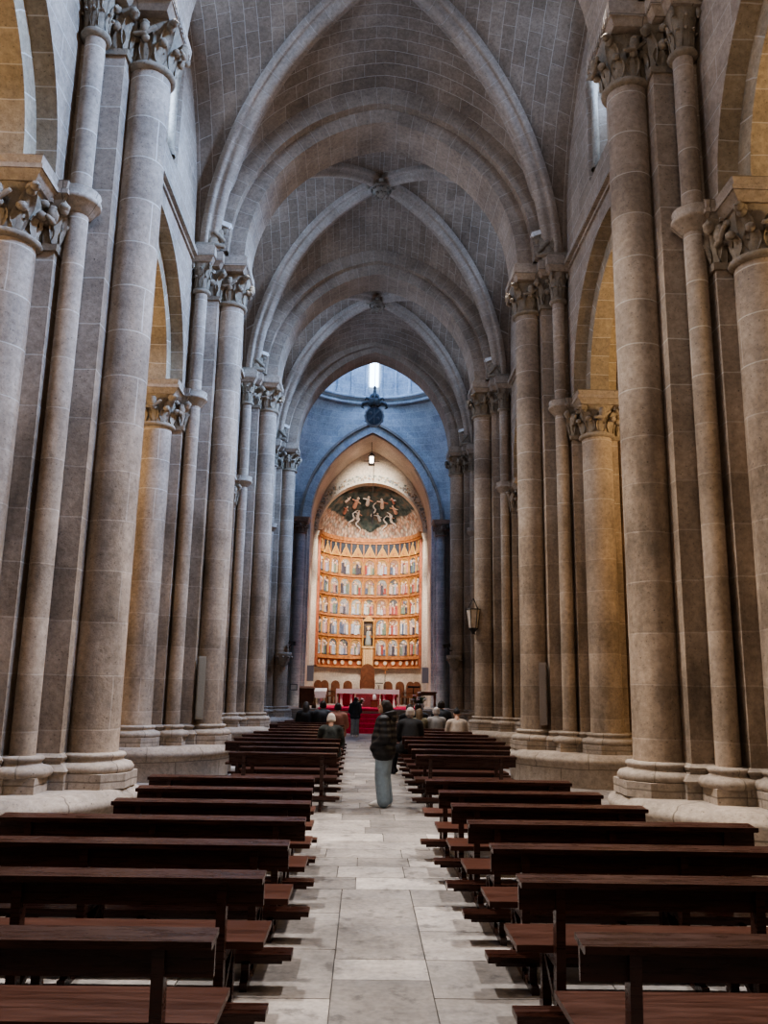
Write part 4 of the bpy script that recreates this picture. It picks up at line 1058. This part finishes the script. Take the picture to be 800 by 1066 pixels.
t=thing('candle_stand','low wooden stand with a red and white candle lamp before the altar','stand',(.30,38.1,ZS))
p=MB(); p.box(-.16,.16,-.14,.14,0,.3); p.frust(-.16,.16,-.14,.14,.3,.34,0,.03); p.build('box_base',M['chairwood'],t)
p=MB(); p.lathe(0,0,[(.08,.34),(.09,.4),(.08,.55),(.03,.58)],n=12); p.build('candle',F['white'],t)
t=thing('prie_dieu','dark wooden kneeling desk with a chair at the left end of the sanctuary','kneeler',(-2.62,36.2,ZS),.3)
p=MB(); p.box(-.3,.3,-.04,.0,.1,.85); p.add([(-.32,-.22,.82),(.32,-.22,.82),(-.32,.04,.9),(.32,.04,.9)],[(0,1,3,2)]); p.box(-.32,.32,-.22,.04,.79,.82); p.build('desk',M['chairwood'],t)
p=MB(); p.box(-.3,.3,-.5,-.1,.12,.2); p.build('kneeling_board',M['chairwood'],t)
for i in (-1,1):
    p=MB(); p.box(i*.28-.03,i*.28+.03,-.5,.04,0,.12); p.box(i*.28-.03,i*.28+.03,-.04,.02,.1,.8); p.build('leg',M['chairwood'],t)
t=thing('credence_table','dark wooden side table with turned legs at the right end of the sanctuary','table',(2.55,36.6,ZS))
p=MB(); p.box(-.42,.42,-.25,.25,.70,.75); p.box(-.38,.38,-.21,.21,.6,.7); p.build('tabletop',M['chairwood'],t)
for i in (-1,1):
    for j in (-1,1):
        p=MB(); p.lathe(i*.34,j*.18,[(.045,0),(.03,.08),(.045,.2),(.025,.35),(.045,.5),(.04,.62)],n=10); p.build('leg',M['chairwood'],t)
for sx in (-1,1):
    t=thing('loudspeaker','tall grey loudspeaker panel on the %s wall of the chancel'%('left' if sx<0 else 'right'),'loudspeaker',(sx*2.86,42.0,1.95),0,'grey loudspeakers in the chancel')
    p=MB(); p.box(-.17,.17,-.12,.12,0,.78); p.build('cabinet',M['grey'],t)
    p=MB(); p.box(-.15,.15,-.135,-.12,.03,.75); p.build('grille',plain('grille_cloth_%d'%(sx+2),(.20,.22,.235),.8,scale=60),t)
    p=MB(); p.box(-.03 if sx<0 else -.0,.0 if sx<0 else .03,.1,.16,.3,.4); p.box(sx*.16-.02,sx*.16+.02,-.04,.04,.3,.45); p.build('bracket',M['black'],t)

# hanging things
t=thing('pendant_lamp','small lit lantern hanging on a long wire in the chancel arch','lamp',(-.04,41.6,13.0))
p=MB(); p.tube([(0,0,.62),(0,0,1.25)],.012,6); p.build('wire',M['iron'],t)
p=MB(); p.box(-.16,.16,-.16,.16,0,.06); p.frust(-.14,.14,-.14,.14,.46,.62,.04,-.1)
for i in(-1,1):
    for j in(-1,1): p.bar((i*.14,j*.14,.05),(i*.14,j*.14,.47),.025,.025)
p.bar((-.42,0,.2),(.42,0,.2),.03,.03); p.build('frame',M['iron'],t)
p=MB(); p.box(-.1,.1,-.1,.1,.1,.42); p.build('glass',plain('lamp_glow',(1,.9,.8),.4,emit=(1,.85,.72),es=7),t)
t=thing('hanging_censer','long thin black pendant on a wire before the painted half dome','pendant',(.08,43.0,10.1))
p=MB(); p.tube([(0,0,.9),(0,0,3.85)],.010,6); p.build('wire',M['iron'],t)
p=MB(); p.lathe(0,0,[(.005,0),(.05,.1),(.06,.3),(.045,.6),(.02,.9)],n=10); p.build('weight',M['black'],t)
t=thing('hanging_coat_of_arms','large blue grey carved shield with a plumed crown hanging under the crossing arch','emblem',(.02,36.0,13.3))
slate=plain('slate_blue_paint',(.07,.10,.15),.6,var=.3); pale=plain('weathered_silver',(.36,.40,.44),.6,var=.3); 
def outline(rx,rz,n=28,sc=0):
    return [((rx+sc*(k%2))*sin(2*pi*k/n),(rz+sc*(k%2))*cos(2*pi*k/n)) for k in range(n)]
def disc(mb,pts,y0,y1,cz):
    n=len(pts); v=[(x,y0,cz+z) for x,z in pts]+[(x,y1,cz+z) for x,z in pts]
    mb.add(v,[tuple(range(n)),tuple(range(2*n-1,n-1,-1))]+[(i,(i+1)%n,n+(i+1)%n,n+i) for i in range(n)])
p=MB(); disc(p,outline(.42,.48,28,.05),-.06,.05,.48); p.build('scalloped_border',pale,t)
p=MB(); disc(p,outline(.36,.42,28),-.09,0,.48); p.build('shield',slate,t)
p=MB(); p.bar((-.26,-.1,.22),(.24,-.1,.76),.07,.03,(0,1,0)); p.bar((0,-.1,.12),(0,-.1,.84),.05,.03,(0,1,0)); p.ell((-.16,-.1,.6),(.07,.03,.09)); p.ell((.17,-.1,.36),(.07,.03,.09)); p.build('charge',plain('dull_blue_grey',(.16,.19,.23),.6),t)
p=MB()
for s in (-1,1):
    p.tube([(s*.1,-.05,.95),(s*.32,-.06,1.12),(s*.52,-.05,1.05),(s*.56,-.05,.88),(s*.46,-.05,.82)],[.09,.1,.08,.05,.02],8)
    p.tube([(s*.05,-.05,1.0),(s*.2,-.06,1.28),(s*.38,-.05,1.34),(s*.44,-.05,1.22)],[.08,.09,.06,.02],8)
p.lathe(0,-.02,[(.22,.96),(.26,1.02),(.24,1.08),(.30,1.26),(.28,1.27),(.2,1.1)],n=16)
for k in range(8): a=2*pi*k/8; p.cap((.28*cos(a),-.02+.28*sin(a),1.24),(.16*cos(a),-.02+.16*sin(a),1.5),.035,.03,7)
p.cap((0,-.02,1.4),(0,-.02,1.78),.1,.05,10); p.ell((0,-.02,1.86),(.07,.07,.09)); p.build('crown',plain('dark_weathered_metal',(.09,.10,.11),.5,.4,var=.4),t)
p=MB(); p.tube([(0,0,1.9),(0,0,10.7)],.012,6); p.build('chain',M['iron'],t)
t=thing('wall_lantern','old glass lantern on a bracket on the third pillar right of the aisle','lantern',(3.0,24.5,3.45))
p=MB(); p.tube([(.08,.25,-.1),(-.0,.1,0),(0,0,.02)],.018,6); p.tube([(.02,0,.92),(.15,.1,.62),(.22,.2,.5)],.012,6); p.tube([(0,0,.92),(-.16,0,.6)],.008,5); p.tube([(0,0,.92),(.16,0,.6)],.008,5); p.build('bracket',M['iron'],t)
p=MB(); p.lathe(0,0,[(.13,0.05),(.2,.58),(.2,.62)],n=6,smooth=False); p.build('glass',plain('old_lantern_glass',(.5,.42,.33),.25,var=.2),t)
p=MB()
for k in range(6): a=2*pi*k/6; p.bar((.135*cos(a),.135*sin(a),.04),(.205*cos(a),.205*sin(a),.62),.02,.02)
for (r,z) in ((.14,.04),(.21,.6)): p.tube([(r*cos(2*pi*k/6),r*sin(2*pi*k/6),z) for k in range(7)],.014,5)
p.lathe(0,0,[(.03,-.12),(.06,-.05),(.13,.03)],n=6,smooth=False); p.build('frame',M['iron'],t)
for sx,nm in ((-1,'left'),(1,'right')):
    t=thing('carved_corbel','dark carved stone corbel jutting from the last pillar on the %s'%nm,'corbel',(sx*3.22,31.7,2.5))
    p=MB(); p.lathe(0,0,[(.02,-.1),(.14,.0),(.2,.15),(.27,.3),(.30,.36),(.30,.46),(.0,.47)],n=16)
    for k in range(8): a=2*pi*k/8; leaf(p,(.14*cos(a),.14*sin(a),0),(cos(a),sin(a),0),(0,0,1),.14,.36,.16,k)
    p.build('bracket_stone',M['carved'],t)
    t=thing('spotlight','small black spotlight above the carved corbel on the %s'%nm,'spotlight',(sx*2.93,31.75,3.3),0,'small black spotlights')
    p=MB(); p.bar((sx*-.12,-.02,0),(sx*.12,.03,.05),.14,.14); p.build('housing',M['black'],t)
    p=MB(); p.tube([(0,0,0),(sx*.1,.05,-.14),(sx*.2,.12,-.16)],.02,6); p.build('bracket',M['black'],t)
    t=thing('column_loudspeaker','slim upright %s fixed to the second pillar %s of the aisle'%('pale panel' if sx<0 else 'grey panel',nm),'loudspeaker',(sx*3.47,17.13,1.08),sx*-.35)
    p=MB(); p.box(-.075,.075,-.06,.06,0,1.24); p.build('cabinet',plain('stone_grey_paint_%d'%(sx+2),(.30,.26,.2) if sx<0 else (.24,.2,.17),.7),t)
    p=MB(); p.box(-.06,.06,-.07,-.06,.03,1.2); p.build('grille',plain('stone_grey_cloth_%d'%(sx+2),(.25,.22,.17) if sx<0 else (.2,.165,.14),.9,scale=60),t)
    p=MB(); p.box(-.02,.02,.05,.13,.3,.36); p.box(-.02,.02,.05,.13,.95,1.01); p.build('bracket',M['black'],t)
t=thing('framed_plaque','small dark framed plaque on the stone left of the altar steps','plaque',(-2.96,33.6,1.68))
p=MB(); p.box(-.14,.14,-.02,.02,-.12,.12); p.build('frame',M['black'],t)
p=MB(); p.box(-.115,.115,-.026,-.018,-.095,.095); p.build('sheet',plain('aged_paper',(.45,.40,.33),.8),t)

# ------------------------------------------------------------------ light
def lamp(name,kind,loc,energy,color,target=None,size=.3,sy=None,cone=90,blend=.8):
    l=bpy.data.lights.new(name,kind); l.energy=energy; l.color=color
    if kind=='AREA':
        l.size=size
        if sy: l.shape='RECTANGLE'; l.size_y=sy
    else: l.shadow_soft_size=size
    if kind=='SPOT': l.spot_size=radians(cone); l.spot_blend=blend
    o=bpy.data.objects.new(name,l); col.objects.link(o); o.location=loc
    if target is not None: o.rotation_euler=(Vector(target)-Vector(loc)).to_track_quat('-Z','Y').to_euler()
    return o
COOL=(.40,.60,1.0); WARM=(1.0,.72,.44); NEUT=(1.0,.95,.91); GOLD=(1.0,.72,.40)
# daylight through the clerestory
for b in range(0,4):
    mid=(YP(b)+YP(b+1))/2
    lamp('daylight_right','SPOT',(WX+.30,mid,13.6),11000,(.34,.56,1.0),(-3.9,mid+.6,8.4),.5,cone=80,blend=.9)
    lamp('skylight_right','AREA',(WX+.36,mid,13.4),110,COOL,(-3.9,mid,10.5),1.3,1.9)
    lamp('skylight_left','AREA',(-WX-.36,mid,13.4),150,COOL,(3.9,mid,14.2),1.3,1.9)
# added fill lamp behind the camera; the west wall has no window
lamp('west_fill','AREA',(0,-3.9,9.5),230,(1.0,.86,.72),(0,12,5),3.2,4.5)
# floodlights at the rib feet, aimed down at the opposite pews
for k,(ty,e) in {1:(7.4,3000),2:(16.5,1500),3:(23.0,1200)}.items():
    for sx in (-1,1):
        lamp('floodlight','SPOT',(sx*2.75,YP(k)-.3,11.6),e,NEUT,(-sx*.9,ty,0),.18,cone=58,blend=.7)
for k,e in {1:1500,2:1300,3:1000}.items():      # added fill spots that brighten the shafts opposite
    for sx in (-1,1):
        lamp('pier_fill','SPOT',(sx*2.7,YP(k)-.9,11.5),e*(1.0 if sx<0 else .6),NEUT,(-sx*3.7,YP(k)-.9,1.6),.25,cone=62,blend=.9)
# warm lamps in the aisles
for k,e in ((0,480),(1,520),(2,320),(3,200)):
    for sx in (-1,1):
        lamp('aisle_lamp','POINT',(sx*7.6,(YP(k)+YP(k+1))/2-.6,7.0),e*.6*(1.0 if sx<0 else 1.1),GOLD,None,.3)
# crossing
lamp('lantern_daylight','AREA',(0,CY,20.3),620,(.26,.46,1.0),(0,CY+.4,10),3.0)
# chancel
for sx in (-1,1):
    lamp('apse_spot','SPOT',(sx*2.6,40.95,10.2),1150,(1.0,.88,.76),(-sx*.9,46.4,6.6),.12,cone=80,blend=.6)
    lamp('altar_spot','SPOT',(sx*2.6,41.0,8.6),650,(1.0,.88,.76),(sx*-.5,45,2.0),.12,cone=85,blend=.6)
lamp('dome_spot','SPOT',(0,40.9,12.6),500,(1.0,.9,.8),(0,46,11.2),.15,cone=85,blend=.6)
for sx in (-1,1): lamp('altar_front_fill','SPOT',(sx*3.3,33.2,11.5),1500,(1.0,.9,.82),(sx*.3,39.2,1.2),.15,cone=34,blend=.5)  # added fill spots, brighten the camera-facing side of the altar
lamp('step_fill','SPOT',(0,38.9,15.2),1500,(1.0,.88,.8),(0,37.2,.8),.3,cone=50,blend=.6)  # added fill spot in mid-air, brightens the steps and carpet
wd=bpy.data.worlds.new('World'); sc.world=wd; wd.use_nodes=True
bg=wd.node_tree.nodes['Background']; bg.inputs['Color'].default_value=(.45,.6,.9,1); bg.inputs['Strength'].default_value=.15

# ------------------------------------------------------------------ camera (solved from the photograph's perspective)
f,pitch,yaw,roll,cx,ch=862.21,.2066,.02,.0179,-.1783,1.8
fh=Vector((sin(yaw),cos(yaw),0)); rt=Vector((cos(yaw),-sin(yaw),0)); fw=fh*cos(pitch)+Vector((0,0,1))*sin(pitch); up=-fh*sin(pitch)+Vector((0,0,1))*cos(pitch)
ir=rt*cos(roll)+up*sin(roll); iu=-rt*sin(roll)+up*cos(roll)
cam=bpy.data.cameras.new('camera'); co=bpy.data.objects.new('camera',cam); col.objects.link(co)
mw=Matrix((ir,iu,-fw)).transposed().to_4x4(); mw.translation=(cx,0,ch); co.matrix_world=mw
cam.sensor_fit='HORIZONTAL'; cam.sensor_width=36; cam.lens=f/800*36; cam.clip_end=200; cam.clip_start=.05
sc.camera=co
sc.view_settings.view_transform='AgX'; sc.view_settings.look='AgX - Medium High Contrast'; sc.view_settings.exposure=.3
